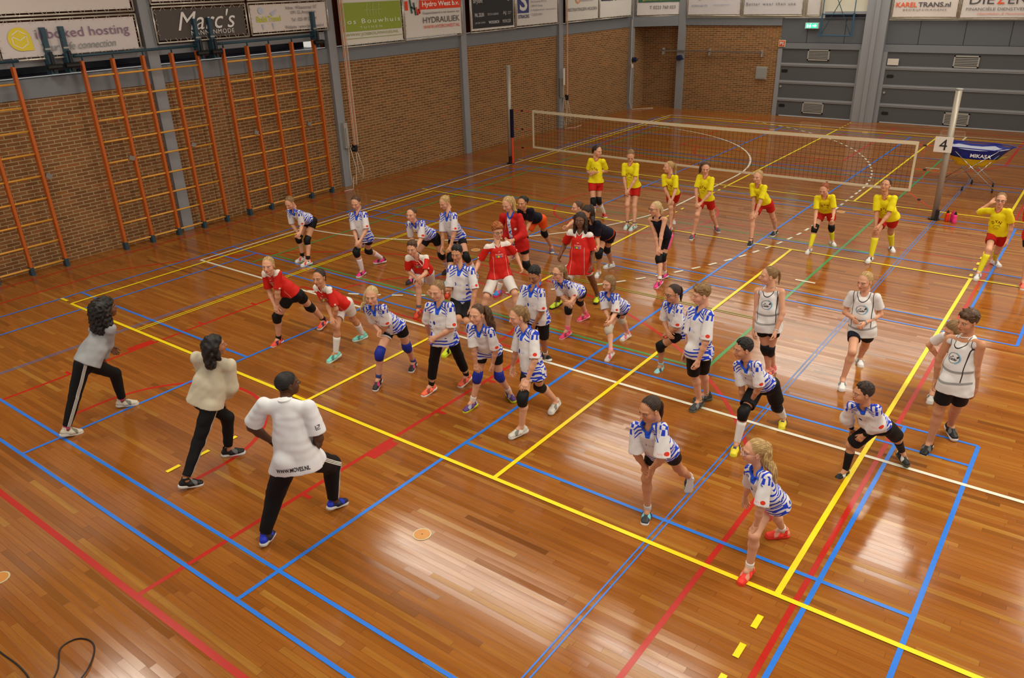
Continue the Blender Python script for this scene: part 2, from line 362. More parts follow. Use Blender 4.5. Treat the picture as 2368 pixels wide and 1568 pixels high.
# ================================================================== advertising banners laced into tube frames
_cl = {}
def colr(c, name='print_ink'): return plain(name + '_%02x%02x%02x' % c, srgb(*c), .55, .2, var=.02)
def banner(o, right, w, h, base, items, label, lace=True, group='advertising banners on the hall walls', frame=True, mid=None):
    """o = lower left corner (seen from the hall) of the cloth, right = horizontal direction; items: text or shapes in cloth units (x, y in metres)"""
    o = Vector(o); R = Vector(right).normalized(); U = Vector((0, 0, 1)); N = R.cross(U); N.normalize()
    root = empty('banner', o, label, 'banner', group)
    P = lambda x, y, d=0: o + R*x + U*y + N*d
    m = MB(); nx, ny = 14, 8; rnd = random.Random(label); ph = [rnd.uniform(0, 6) for _ in range(4)]
    dz = lambda x, y: .006*math.sin(5*x+ph[0])*math.sin(6*y+ph[1]) + .004*math.sin(13*x+7*y+ph[2])
    vs = [P(w*i/nx, h*j/ny, dz(w*i/nx, h*j/ny)) for j in range(ny+1) for i in range(nx+1)]
    m.add(vs + [v - N*.012 for v in (vs[0], vs[nx], vs[-1], vs[-1-nx])], [(j*(nx+1)+i, j*(nx+1)+i+1, (j+1)*(nx+1)+i+1, (j+1)*(nx+1)+i) for j in range(ny) for i in range(nx)] +
          [[len(vs), len(vs)+3, len(vs)+2, len(vs)+1]])
    m.build('cloth', colr(base, 'banner_vinyl'), root, smooth=True)
    byc = {}
    for it in items:
        kind, c = it[0], it[1]; b = byc.setdefault(c, MB()); d = .016 + .0015*len(byc)
        if kind == 't':
            _, _, s, x, y, tw, th = it[:7]; kw = it[7] if len(it) > 7 else {}
            write(b, s, P(x, y, d+.004), R, U, w=tw, h=th, **kw)
        elif kind == 'r': _, _, x0, y0, x1, y1 = it; b.add([P(x0, y0, d), P(x1, y0, d), P(x1, y1, d), P(x0, y1, d)], [(0, 1, 2, 3)])
        elif kind == 'p': pts = it[2]; b.add([P(x, y, d) for x, y in pts], [list(range(len(pts)))])
        elif kind == 'l':  # polyline stroke
            pts = it[2]; lw = it[3]
            for (xa, ya), (xb, yb) in zip(pts, pts[1:]):
                l = math.hypot(xb-xa, yb-ya) or 1; nx_, ny_ = -(yb-ya)/l*lw/2, (xb-xa)/l*lw/2
                b.add([P(xa+nx_, ya+ny_, d+.003), P(xa-nx_, ya-ny_, d+.003), P(xb-nx_, yb-ny_, d+.003), P(xb+nx_, yb+ny_, d+.003)], [(0, 1, 2, 3)])
    for c, b in byc.items():
        q = b.build('print', colr(c), root)
    e = .042
    m = MB()
    for a, b_ in (((-e, -e), (w+e, -e)), ((-e, h+e), (w+e, h+e)), ((-e, -e), (-e, h+e)), ((w+e, -e), (w+e, h+e))):
        m.tube([P(*a, .01), P(*b_, .01)], .017, 8)
    m.build('tube_frame', POLE, root, smooth=True)
    if lace:
        m = MB(); n = max(4, int(w/.22))
        for i in range(n):
            x = w*(i+.5)/n; m.tube([P(x, .03, .016), P(x+.06, -e, .03), P(x+.1, -e-.02, .005), P(x+.12, .02, .016)], .004, 4)
            m.tube([P(x, h-.03, .016), P(x+.06, h+e, .03), P(x+.12, h-.02, .016)], .004, 4)
        n = max(3, int(h/.2))
        for i in range(n):
            y = h*(i+.5)/n; m.tube([P(.03, y, .016), P(-e, y+.05, .03), P(.02, y+.1, .016)], .004, 4); m.tube([P(w-.03, y, .016), P(w+e, y+.05, .03), P(w-.02, y+.1, .016)], .004, 4)
        m.build('lacing', ROPE, root)
    return root
WH = (206, 196, 190); BX = -15.52
def circ(cx, cy, r, n=20, a0=0, a1=2*PI): return [(cx+r*math.cos(a0+(a1-a0)*i/n), cy+r*math.sin(a0+(a1-a0)*i/n)) for i in range(n+1)]
def leftb(y0, y1, z0, z1, *a, **k): return banner((BX, y0, z0), (0, 1, 0), y1-y0, z1-z0, *a, **k)
def backb(x0, x1, z0, z1, *a, **k): return banner((x0, 29.22, z0), (1, 0, 0), x1-x0, z1-z0, *a, **k)
leftb(3.6, 6.02, 3.72, 4.28, WH, [('r', (38, 52, 78), 1.7, .25, 2.32, .5), ('t', (120, 110, 110), 'hosting.nl', 2.15, .1, .35, .06)], 'white banner at the far left edge with a navy block on it')
dr = circ(.42, .27, .19, 20, -.35, 4.9) + [(.62, .07)]
leftb(6.15, 8.62, 3.73, 4.30, (202, 192, 190), [('p', (216, 196, 62), circ(.34, .30, .19, 18, PI*.0, PI*1.5) + [(.54, .11)]), ('l', (225, 218, 200), [(.34, .44), (.46, .37), (.46, .22), (.34, .15), (.22, .22), (.22, .37), (.34, .44)], .014), ('l', (225, 218, 200), [(.22, .35), (.34, .28), (.46, .35)], .014),
   ('t', (132, 104, 128), 'inboxed hosting', 1.47, .34, 1.72, .21), ('t', (130, 136, 138), 'Your safe connection', 1.34, .14, 1.36, .13, dict(italic=True))], 'white banner with yellow drop emblem reading inboxed hosting, behind the wall bars')
leftb(3.6, 6.02, 4.42, 5.1, WH, [], 'blank white banner above the navy block banner at the left edge')
leftb(6.15, 8.62, 4.44, 5.1, WH, [], 'blank white banner directly above the inboxed hosting banner')
leftb(9.07, 11.12, 3.83, 4.40, (82, 76, 72), [('t', (222, 218, 214), "Marc's", 1.12, .34, 1.36, .36, dict(italic=True)), ('t', (214, 208, 204), 'MANNENMODE', 1.22, .10, 1.02, .085, dict(spacing=1.15))], 'dark grey banner with a white handwritten name above MANNENMODE')
leftb(11.28, 13.38, 3.84, 4.40, WH, [('t', (190, 194, 60), 'Badal Travel', .45, .27, .64, .12, dict(bold=True)), ('p', (176, 184, 202), circ(.26, .44, .07, 9)), ('p', (176, 184, 202), [(.5, .38), (.7, .46), (.56, .32)]), ('p', (176, 184, 202), [(.52, .18), (.58, .17), (.55, .03)]), ('p', (176, 184, 202), [(.24, .17), (.3, .16), (.27, .03)]),
   ('t', (120, 120, 124), 'Adres : Wibautstraat 107', 1.38, .47, .9, .07), ('t', (120, 120, 124), '1091 GL Amsterdam', 1.42, .37, .72, .07), ('t', (120, 120, 124), 'Tel : 020- 89 20 349', 1.42, .22, .72, .07), ('t', (120, 120, 124), 'Website : www.badaltravel.nl', 1.42, .07, 1.12, .07)], 'white banner reading Badal Travel in yellow green with an address')
leftb(9.07, 11.12, 4.54, 5.1, WH, [], 'blank white banner above the dark MANNENMODE banner')
leftb(11.28, 13.38, 4.54, 5.1, WH, [], 'blank white banner above the Badal Travel banner')
leftb(13.82, 15.9, 3.40, 4.62, (212, 208, 196), [('r', (142, 158, 62), .03, .30, 2.05, .95), ('t', (226, 228, 214), 'Jos Bouwhuis', 1.02, .51, 1.95, .14, dict(spacing=1.3)), ('t', (216, 222, 190), 'TUINEN', .95, .38, .75, .055, dict(spacing=1.7)), ('t', (148, 158, 96), 'WWW.JOSBOUWHUIS.NL', 1.0, .22, 1.84, .085), ('r', (150, 166, 80), .05, .135, 2.03, .147)]
   + [('l', (186, 194, 128), [(x-.09, .65), (x-.09, .76), (x+.09, .78), (x+.09, .67)], .008) for x in (.85, 1.05, 1.25)] + [('l', (196, 202, 140), [(x, .64), (x, .86), (x+.03, .93)], .012) for x in (.85, 1.05, 1.25)], 'green and white garden banner reading Jos Bouwhuis TUINEN')
leftb(16.02, 18.28, 3.42, 4.64, (214, 208, 202), [('r', (226, 66, 32), .6, .68, 2.24, .9), ('r', (226, 66, 32), .02, .68, .13, .9), ('t', (240, 236, 230), 'Hydro West b.v.', 1.42, .79, 1.5, .16, dict(bold=True)), ('t', (104, 104, 104), 'Gespecialiseerd in het leveren van', 1.42, .58, 1.5, .08), ('t', (84, 82, 82), 'HYDRAULIEK', 1.42, .41, 1.5, .15), ('t', (220, 76, 48), 'WWW.HYDROWEST.NL', 1.42, .24, 1.5, .085),
   ('l', (54, 80, 74), [(.2, .93), (.26, .6)], .05), ('l', (54, 80, 74), [(.34, .86), (.40, .55)], .05), ('l', (54, 80, 74), [(.23, .76), (.38, .70)], .045), ('l', (224, 64, 34), [(.43, .75), (.47, .55), (.51, .7), (.55, .58), (.6, .93)], .04), ('l', (150, 150, 150), circ(.37, .95, .13, 14), .008)], 'white and red banner reading Hydro West b.v. HYDRAULIEK')
leftb(18.72, 20.78, 3.44, 4.64, (216, 212, 204), [('r', (48, 48, 50), .05, .06, 2.0, 1.2), ('t', (208, 208, 208), 'bryant', .32, .78, .42, .15), ('t', (196, 196, 196), 'PAL ZILERI', .36, .42, .42, .1, dict(bold=True)), ('t', (190, 190, 190), 'DOLCE & GABBANA', 1.0, .42, .52, .06), ('t', (196, 196, 196), 'AJ', 1.55, .42, .16, .12), ('t', (180, 180, 180), 'ARMANI\nJEANS', 1.8, .42, .18, .09),
   ('t', (190, 190, 190), 'JACOB COHEN', .38, .2, .46, .06), ('t', (210, 210, 210), 'WOOLRICH', 1.02, .2, .5, .08, dict(bold=True)), ('t', (200, 200, 200), 'MONCLER', 1.65, .2, .4, .09), ('l', (190, 190, 190), circ(1.75, .82, .06, 12), .014)], 'black banner with white fashion lettering, bryant at its top')
leftb(20.92, 23.16, 3.46, 4.64, (208, 204, 200), [('r', (58, 68, 122), .04, .36, .62, 1.1), ('t', (214, 212, 208), 'S', .33, .70, .4, .56, dict(bold=True)), ('t', (62, 66, 104), 'STRACKE', .34, .26, .58, .1, dict(bold=True)), ('t', (92, 96, 130), 'Stracke Zwaag', 1.25, .86, 1.0, .12), ('t', (128, 128, 136), 'De Corantijn 39 C-G', 1.15, .66, .84, .07), ('t', (128, 128, 136), '1689AN Zwaag', 1.05, .54, .62, .07), ('t', (128, 128, 136), 'E. info@stracke.nl I. www.stracke.nl', 1.42, .42, 1.4, .07), ('t', (128, 128, 136), 'T. 0229-219411', 1.05, .29, .62, .07)], 'white banner with a big white S on a blue square above STRACKE')
leftb(23.68, 25.72, 3.46, 4.64, (206, 202, 196), [('t', (82, 82, 84), 'BESTRATINGEN HOORN', 1.0, .34, 1.86, .1), ('l', (222, 152, 100), circ(.72, .72, .17, 18), .05), ('t', (60, 56, 56), 'u', .72, .72, .16, .16, dict(bold=True)), ('t', (112, 112, 112), 'Kuht & zn. B.V.', 1.3, .62, .8, .08)], 'white banner with an orange ring emblem above BESTRATINGEN HOORN')
leftb(25.84, 28.1, 3.46, 4.64, (208, 204, 200), [('r', (46, 52, 80), .06, .55, .9, .70), ('r', (46, 52, 80), 1.25, .55, 2.15, .70), ('t', (206, 206, 206), 'ACCOUNTANTS', .48, .625, .78, .08), ('t', (206, 206, 206), 'FISCALISTEN', 1.7, .625, .78, .08), ('p', (46, 52, 80), circ(1.08, .63, .09, 14))], 'white banner with dark blue bars reading ACCOUNTANTS FISCALISTEN')
cd = Vector((1.69, 1.05, 0)).normalized()
banner(Vector((-15.56, 28.4, 3.43)) + cd*.1, cd, 1.62, 1.2, (206, 200, 198), [('r', (222, 190, 48), .04, .62, 1.58, 1.15), ('r', (58, 96, 80), .04, .44, 1.58, .60), ('t', (190, 180, 70), 'gemeinderhydrauliek.nl', .85, .52, 1.3, .09), ('t', (92, 88, 90), 'T 0223 760 023', .95, .26, .95, .11)], 'yellow and green banner in the far corner with a telephone number')
backb(-13.75, -11.75, 3.42, 4.6, (200, 194, 196), [('l', (92, 112, 164), [(.35, .62), (.45, .5), (.55, .62), (.45, .68)], .03), ('t', (120, 134, 170), 'HOREKLAAR VTS', .45, .3, .62, .06), ('t', (150, 150, 170), 'Dorpsstraat 12 Hoorn T 0229 23 43 01', 1.2, .52, 1.2, .05), ('t', (140, 150, 180), 'www.hooglandvts.nl', 1.3, .32, .62, .06)], 'pale banner with a small blue emblem over the brick end wall')
backb(-11.6, -9.54, 3.42, 4.6, (196, 192, 194), [('t', (116, 112, 116), 'Better wear than use', .95, .34, 1.75, .1, dict(spacing=1.25))], 'pale banner reading Better wear than use')
backb(-9.36, -8.94, 3.4, 4.6, (198, 192, 190), [], 'narrow blank white banner beside the basketball frame')
backb(-6.62, -4.78, 3.33, 4.5, (208, 198, 192), [('t', (226, 96, 52), 'KAREL', .38, .36, .62, .14, dict(bold=True)), ('t', (84, 80, 84), 'TRANS.nl', 1.18, .36, .92, .14, dict(bold=True)), ('t', (104, 104, 108), 'BEDRIJFSWAGENS', .92, .2, 1.25, .07, dict(spacing=1.2))], 'white banner reading KARELTRANS.nl BEDRIJFSWAGENS')
backb(-4.66, -2.3, 3.31, 4.5, (206, 198, 194), [('t', (78, 74, 78), 'DIE', .52, .50, .66, .24), ('t', (224, 84, 48), 'Z', 1.02, .50, .2, .24, dict(bold=True)), ('t', (78, 74, 78), 'EN', 1.45, .50, .48, .24), ('t', (116, 112, 116), 'FINANCIËLE DIENSTVERLENING', 1.18, .25, 2.1, .1), ('t', (222, 130, 106), 'Hypotheken & Pensioenen', 1.1, .1, 1.3, .075, dict(italic=True))], 'white banner at the right edge reading FINANCIËLE DIENSTVERLENING')
# ================================================================== wall bars
OAK = plain('orange_brown_varnished_rail', srgb(184, 90, 30), .35, .4, var=.12, scale=9); RUNG = plain('honey_ash_rung', srgb(216, 156, 62), .35, .4, var=.1, scale=9)
def wall_bars(ys, label, ends, latches):
    root = empty('wall_bars', (-15.45, (ys[0]+ys[-1])/2, 0), label, 'wall bars', 'climbing frames along the brick side wall')
    for y in ys:
        r = MB().box((-15.50, y-.024, .13), (-15.40, y+.024, 3.6)).build('rail', OAK, root)
        MB().box((-15.51, y-.032, 0), (-15.39, y+.032, .15)).build('foot', TEAL, r)
        MB().box((-15.47, y+.02, 3.42), (-15.43, y+.034, 3.66)).build('cap', TEAL, r)
    for k in range(9):
        z = .12 + .4*k; MB().tube([(-15.45, ys[0], z), (-15.45, ys[-1], z)], .018, 10).build('rung', RUNG, root, smooth=True)
    MB().tube([(-15.45, ys[0]-.12, 3.69), (-15.45, ys[-1]+.12, 3.69)], .026, 10).build('top_tube', TEAL, root, smooth=True)
    for y in ends:
        b = MB().box((-15.53, y-.036, 3.5), (-15.42, y+.036, 4.2)).box((-15.56, y-.055, 3.42), (-15.38, y+.055, 3.75)).build('hinge_post', TEAL, root)
        MB().tube([(-15.35, y-.12, 3.55), (-15.35, y+.12, 3.55)], .05, 10).tube([(-15.36, y, 3.45), (-15.36, y, 3.8)], .03, 8).build('hinge', BLACK, b)
        MB().box((-15.43, y-.05, 3.83), (-15.41, y+.05, 3.86)).build('strap', STEEL, b)
    for y, z in latches:
        MB().obox((-15.40, y, z), (.02, 0, 0), (0, .05, -.02), (0, .015, .04)).build('latch', STEEL, root)
    return root
wall_bars([3.85, 4.42, 5.0, 5.6, 6.23], 'orange wooden wall bars at the left edge of the photo', [6.88], [(5.0, 1.7), (6.32, 1.71)])
wall_bars([7.42, 8.0, 8.6, 9.21, 9.79], 'middle unit of orange wooden wall bars, in front of the grey pillar', [7.2, 9.86], [(7.92, 1.75), (9.29, 1.78)])
wall_bars([10.4, 11.0, 11.56, 12.2, 12.85], 'orange wooden wall bars nearest the net, right of the other units', [10.2, 12.92], [(10.87, 1.79), (12.37, 1.76)])
# ================================================================== pulley ropes, winches, wall fittings
def pulley(y, zt, zc, label, n, floorend):
    root = empty('rope_hoist', (-15.5, y, 0), label, 'rope hoist', 'rope hoists on the grey pillars')
    MB().box((-15.62, y-.06, zc), (-15.5, y+.06, zc+.62)).box((-15.5, y-.035, zc+.05), (-15.47, y+.035, zc+.5)).build('cleat_box', ALU, root)
    MB().tube([(-15.48, y+.1, zc-.06), (-15.48, y+.26, zc-.02)], .05, 8).box((-15.52, y+.16, zc-.12), (-15.42, y+.24, zc+.06)).build('pulley_block', BLACK, root)
    for i in range(n):
        yy = y+.12+.045*i; red = plain('red_fleck_rope', srgb(206, 140, 110), .9, .1)
        MB().tube([(-15.42, yy, 5.2), (-15.42, yy+.02, zc+.05)], .011, 6).build('rope', ROPE if i % 2 else red, root)
    lo = [(-15.45, y-.02, zc), (-15.46, y-.05, .5), (-15.45, y-.03, .12), (-15.4, y+.06, .04), (-15.42, y+.12, .5), (-15.44, y+.02, zc)]
    MB().tube(lo, .009, 6).build('rope_loop', ROPE, root, smooth=True)
    lo = [(-15.45, y+.2, zc-.1), (-15.44, y+.22, .35), (-15.4, y+.3, .15), (-15.42, y+.36, .4), (-15.45, y+.24, zc-.1)]
    MB().tube(lo, .009, 6).build('rope_loop', ROPE, root, smooth=True)
    MB().tube([(-15.42, y, .25), (-15.35, y-.1, .02), (-15.2, y+floorend*.5, .012), (-15.25, y+floorend, .012)], .009, 6).build('rope_end', ROPE, root)
pulley(13.58, 3.3, .98, 'white and red ropes with cleat box on the pillar beside the wall bars', 4, -.5)
pulley(23.44, 3.3, 1.05, 'white ropes with cleat box on the pillar behind the net', 2, .8)
m = MB().box((-15.44, 23.37, 1.45), (-15.43, 23.47, 2.0)); tag(m.build('notice_strip', WHITE), 'white notice strip stuck on the pillar behind the net', 'notice')
t = empty('crank', (-15.5, 28.4, 1.85), 'small dark blue crank on the corner pillar of the side wall', 'crank')
DB = plain('dark_blue_cast_iron', srgb(28, 34, 66), .4, .4)
MB().tube([(-15.56, 28.4, 1.85), (-15.42, 28.4, 1.85)], .09, 14).build('housing', DB, t); MB().tube([(-15.42, 28.4, 1.85), (-15.34, 28.46, 1.85)], .03, 8).build('handle', DB, t)
t = empty('crank', (-13.95, 29.2, 1.9), 'small dark blue crank on the pillar of the end wall', 'crank')
MB().tube([(-13.97, 29.25, 1.9), (-13.97, 29.08, 1.9)], .10, 14).build('housing', DB, t); MB().tube([(-13.97, 29.1, 1.9), (-13.75, 29.06, 1.87)], .025, 8).build('handle', DB, t)
tag(MB().tube([(-15.52, 28.2, 3.3), (-15.5, 28.18, 1.75), (-15.48, 28.16, 1.5), (-15.5, 28.15, .3), (-15.4, 28.2, .03), (-15.0, 28.9, .012), (-14.9, 29.0, .012)], .012, 6).tube([(-15.45, 28.17, 1.72), (-15.45, 28.17, 1.58)], .05, 10).build('rope', ROPE), 'thin pale rope hanging beside the corner pillar to the floor', 'rope')
t = empty('wall_rail', (-12.8, 29.2, 2.16), 'long grey steel rail fixed along the brick end wall', 'rail')
MB().box((-14.85, 29.20, 2.13), (-10.8, 29.24, 2.17)).build('bar', STEEL, t)
for x in (-14.7, -12.8, -10.8): MB().box((x-.015, 29.2, 2.0), (x+.015, 29.36, 2.24)).build('bracket', ALU, t)
t = empty('wall_box', (-10.77, 29.3, 1.23), 'grey flat metal box on the brick end wall under the rail', 'box')
MB().box((-10.97, 29.27, 1.24), (-10.58, 29.36, 1.66)).build('frame', ALU, t); MB().box((-10.93, 29.255, 1.28), (-10.62, 29.28, 1.62)).build('lid', plain('grey_lid', srgb(140, 142, 138), .5), t)
t = empty('exit_sign', (-9.14, 29.2, 2.96), 'small lit green emergency exit sign above the left store door', 'sign')
MB().box((-9.37, 29.22, 2.96), (-8.92, 29.33, 3.15)).build('case', plain('white_case', srgb(200, 210, 210), .4), t)
def glow(name, c, k):
    g = G(name); g.col(c); g.b.inputs['Emission Color'].default_value = (*c, 1); g.b.inputs['Emission Strength'].default_value = k; return g.mat
MB().box((-9.34, 29.21, 2.98), (-8.95, 29.222, 3.13)).build('lit_panel', glow('exit_green', srgb(60, 190, 150), 1.3), t)
m = MB().add([(-9.31+.05*i, 29.205, z) for i, z in ((0, 3.0), (1, 3.0), (1, 3.1), (0, 3.1))], [(0, 1, 2, 3)]); yy = 29.205
m.add([(-9.22, yy, 3.0), (-9.19, yy, 3.0), (-9.16, yy, 3.05), (-9.2, yy, 3.1), (-9.24, yy, 3.05)], [(0, 1, 2, 3, 4)]).add([(-9.19+.0, yy, 3.11), (-9.17, yy, 3.11), (-9.17, yy, 3.125), (-9.19, yy, 3.125)], [(0, 1, 2, 3)])
m.add([(-9.12, yy, 3.035), (-9.04, yy, 3.035), (-9.04, yy, 3.0), (-8.98, yy, 3.055), (-9.04, yy, 3.11), (-9.04, yy, 3.075), (-9.12, yy, 3.075)], [(0, 1, 2, 3, 4, 5, 6)])
m.build('pictogram', glow('exit_white', (.9, 1, 1), 1.6), t)
t = empty('fire_hose_sign', (-10.12, 29.28, 2.36), 'small square red fire hose sign left of the store door', 'sign')
MB().box((-10.24, 29.26, 2.36), (-10.0, 29.28, 2.58)).build('plate', plain('pale_plate', srgb(225, 205, 160), .5), t); MB().box((-10.22, 29.253, 2.38), (-10.02, 29.262, 2.56)).build('red_field', plain('sign_red', srgb(206, 58, 36), .5), t)
m = MB()
for a in ((-10.19, 2.42, -10.165, 2.53), (-10.165, 2.46, -10.12, 2.53), (-10.1, 2.5, -10.05, 2.53), (-10.1, 2.41, -10.075, 2.5), (-10.06, 2.41, -10.045, 2.47)): m.box((a[0], 29.248, a[1]), (a[2], 29.254, a[3]))
m.build('symbol', WHITE, t)
tag(MB().box((-6.56, 29.28, 1.86), (-6.22, 29.295, 2.06)).build('paper_notice', WHITE), 'white sheet of paper stuck on the right store door', 'notice')
# basketball backboard frame hanging in front of the end wall
t = empty('basketball_frame', (-8.3, 29.0, 2.75), 'dark blue steel basketball frame hanging above the left store door', 'basketball frame')
BL2 = plain('blue_steel_tube', srgb(44, 84, 112), .4, .4)
MB().tube([(-8.84, 29.05, 2.76), (-7.74, 29.05, 2.76)], .02, 8).build('cross_bar', BL2, t); MB().tube([(-8.78, 29.05, 3.42), (-7.8, 29.05, 3.42)], .018, 8).build('cross_bar', BL2, t)
for x in (-8.78, -7.76):
    MB().tube([(x, 29.05, 2.72), (x, 29.05, 3.46)], .03, 8).tube([(x, 29.05, 3.4), (x-.0, 29.1, 5.0)], .016, 8).build('upright', BL2, t)
MB().tube([(-8.76, 29.06, 2.78), (-7.86, 29.06, 4.6)], .012, 6).tube([(-7.8, 29.06, 2.78), (-8.7, 29.06, 4.6)], .012, 6).build('brace', TEAL, t)
trim(MB().box((-8.75, 29.27, 3.3), (-7.4, 29.34, 3.42)), NAVY); trim(MB().box((-8.75, 29.2, 3.42), (-7.4, 29.34, 3.5)), GREYL)
# ================================================================== volleyball net and posts
PST = plain('volleyball_post_alu', srgb(158, 148, 134), .4, .5, metal=.25, var=.05)
def post(x, y, h, label):
    t = empty('net_post', (x, y, 0), label, 'net post')
    MB().tube([(x, y, 0), (x, y, h)], .058, 20).build('pole', PST, t, smooth=True)
    MB().tube([(x, y, h), (x, y, h+.02)], .064, 20).build('cap', ALU, t); MB().tube([(x, y, .0), (x, y, .02)], .11, 20).box((x+.03, y-.13, 0), (x+.09, y-.05, .22)).build('base_ring', BLACK, t); return t
p1 = post(-13.58, 17.85, 2.62, 'grey volleyball net post near the brick wall')
MB().tube([(-13.49, 17.84, .74), (-13.49, 17.84, 1.5)], .05, 12).build('strap_sleeve', plain('navy_sleeve', srgb(26, 22, 48), .8, .1), p1)
MB().box((-13.5, 17.8, .02), (-13.46, 17.84, .74)).build('strap', plain('orange_red_strap', srgb(226, 70, 34), .7), p1)
p2 = post(-2.60, 17.74, 2.56, 'grey volleyball net post with number 4, beside the ball cart')
MB().box((-2.83, 17.60, 1.38), (-2.51, 17.612, 1.68)).build('number_plate', WHITE, p2)
m = MB(); write(m, '4', (-2.67, 17.595, 1.53), (1, 0, 0), (0, 0, 1), h=.21); m.build('numeral', BLACK, p2)
t = empty('volleyball_net', (-8.0, 17.8, 0), 'long volleyball net with cream tape edges between the two posts', 'net')
TAPE = plain('cream_net_tape', srgb(206, 192, 162), .8, .1); x0, x1 = -12.78, -3.16
zt = lambda x: 1.47 + .0*(x-x0) + .04*((x-(x0+x1)/2)/4.8)**2 - .02; zb = lambda x: .50 + .03*((x-(x0+x1)/2)/4.8)**2
yn = lambda x: 17.86 - .1*(x-x0)/(x1-x0)
n = 24; xs = [x0+(x1-x0)*i/n for i in range(n+1)]
for nm, za, hh in (('top_tape', zt, .035), ('bottom_tape', zb, .025)):
    m = MB(); 
    for a, b in zip(xs, xs[1:]): m.add([(a, yn(a)-.006, za(a)-hh), (b, yn(b)-.006, za(b)-hh), (b, yn(b)-.006, za(b)+hh), (a, yn(a)-.006, za(a)+hh), (a, yn(a)+.006, za(a)-hh), (b, yn(b)+.006, za(b)-hh), (b, yn(b)+.006, za(b)+hh), (a, yn(a)+.006, za(a)+hh)], [(0, 1, 2, 3), (7, 6, 5, 4), (3, 2, 6, 7), (4, 5, 1, 0)])
    m.build(nm, TAPE, t)
for x in (x0, x1): MB().box((x-.022, yn(x)-.008, zb(x)-.02), (x+.022, yn(x)+.008, zt(x)+.03)).build('side_tape', TAPE, t)
m = MB(); k = int((x1-x0)/.10)
for i in range(1, k): x = x0+(x1-x0)*i/k; m.box((x-.0022, yn(x)-.0022, zb(x)), (x+.0022, yn(x)+.0022, zt(x)))
for j in range(1, 10):
    for a, b in zip(xs, xs[1:]):
        za = zb(a)+(zt(a)-zb(a))*j/10; zc = zb(b)+(zt(b)-zb(b))*j/10; m.tube([(a, yn(a), za), (b, yn(b), zc)], .0024, 4, caps=False)
m.build('mesh', BLACK, t)
RC = plain('red_cord', srgb(220, 66, 40), .7); 
for (a, b) in (((-13.44, 17.84, 1.48), (x0, yn(x0), 1.48)), ((-13.44, 17.84, .98), (x0, yn(x0), 1.0)), ((-13.44, 17.84, .47), (x0, yn(x0), .5)), ((x1, yn(x1), 1.46), (-2.85, 17.74, 1.46)), ((x1, yn(x1), .98), (-2.68, 17.74, .98)), ((x1, yn(x1), .48), (-2.68, 17.72, .22))):
    a, b = Vector(a), Vector(b); mid = a.lerp(b, .45); q = MB().tube([a, b], .006, 5).tube([mid, mid-Vector((0, 0, .26))], .004, 4).build('tension_cord', RC, t)
    MB().tube([mid-Vector((.03, 0, 0)), mid+Vector((.03, 0, 0))], .02, 8).build('buckle', BLACK, q)
# ================================================================== ball cart, bottles
t = empty('ball_cart', (-2.5, 20.95, 0), 'folding ball cart with blue cloth basket behind the right net post', 'ball cart')
BC = G('royal_blue_nylon', .55, .3); nz = BC.noise(BC.obj(), 9, 3); BC.col(BC.mix(nz, srgb(22, 28, 100), srgb(40, 50, 150)))
cx, cy = -2.52, 20.95
A_ = lambda u, v, z: Vector((cx, cy, z)) + Vector((1, .03, 0))*u + Vector((-.03, 1, 0))*v
top = [(-.72, .06), (-.42, .38), (.42, .38), (.80, .0), (.42, -.34), (-.42, -.34)]; bot = [(-.40, .0), (-.28, .22), (.28, .22), (.42, 0), (.28, -.2), (-.28, -.2)]
zt_ = [1.06, .98, .98, 1.0, .94, .96]
def cart_cloth(ks, z0, z1, mat, name, k=1.0, zf=1.0):
    m = MB(); n = len(top); rings = []
    for j in range(5):
        f_ = j/4; ring = []
        for i in range(n*3):
            a, b = top[(i//3) % n], top[(i//3+1) % n]; c, d_ = bot[(i//3) % n], bot[(i//3+1) % n]; q = (i % 3)/3; za, zb_ = zt_[(i//3) % n], zt_[(i//3+1) % n]
            tu = a[0]+(b[0]-a[0])*q, a[1]+(b[1]-a[1])*q; bu = c[0]+(d_[0]-c[0])*q, c[1]+(d_[1]-c[1])*q
            ff = f_**.8; sag = -.035*math.sin(PI*q)*(1-f_)
            ring.append(A_((tu[0]*(1-ff)+bu[0]*ff)*k, (tu[1]*(1-ff)+bu[1]*ff)*k, (za+(zb_-za)*q)*zf*(1-f_)+z0*f_ + sag + (z1)))
        rings.append(ring)
    vs = [v for r in rings for v in r]; N_ = n*3
    fs = [(j*N_+i, j*N_+(i+1) % N_, (j+1)*N_+(i+1) % N_, (j+1)*N_+i) for j in range(4) for i in range(N_)] + [[4*N_+i for i in range(N_)]]
    m.add(vs, fs); return m.build(name, mat, t, smooth=True)
cart_cloth(None, .60, 0, BC.mat, 'basket'); cart_cloth(None, .55, -.02, plain('yellow_nylon', srgb(226, 188, 22), .55), 'lower_basket', .86, .80); cart_cloth(None, .63, -.05, plain('white_lining', srgb(190, 192, 208), .7), 'lining', .88, 1.0)
m = MB()
ps = [A_(a*1.0, b*1.0, z+.0) for (a, b), z in zip(top, zt_)]
for a, b in zip(ps, ps[1:]+ps[:1]): m.tube([a, b], .012, 6)
m.build('rim', BC.mat, t)
CH = plain('chrome_tube', srgb(186, 186, 188), .2, .5, metal=.9)
feet = [(-.55, .33), (.5, .33), (.55, -.3), (-.5, -.3), (-.05, -.38), (.05, .42)]
tops = [(.42, .3), (-.42, .3), (-.42, -.28), (.5, -.28), (.6, -.05), (-.6, .05)]
for (fx, fy), (tx, ty) in zip(feet, tops):
    l = MB().tube([A_(fx, fy, .09), A_(tx, ty, .92)], .011, 8).build('leg', CH, t, smooth=True)
    c0 = A_(fx, fy, .045); q = MB().tube([c0-Vector((.016, 0, 0)), c0+Vector((.016, 0, 0))], .042, 14).build('caster', BLACK, l, smooth=False)
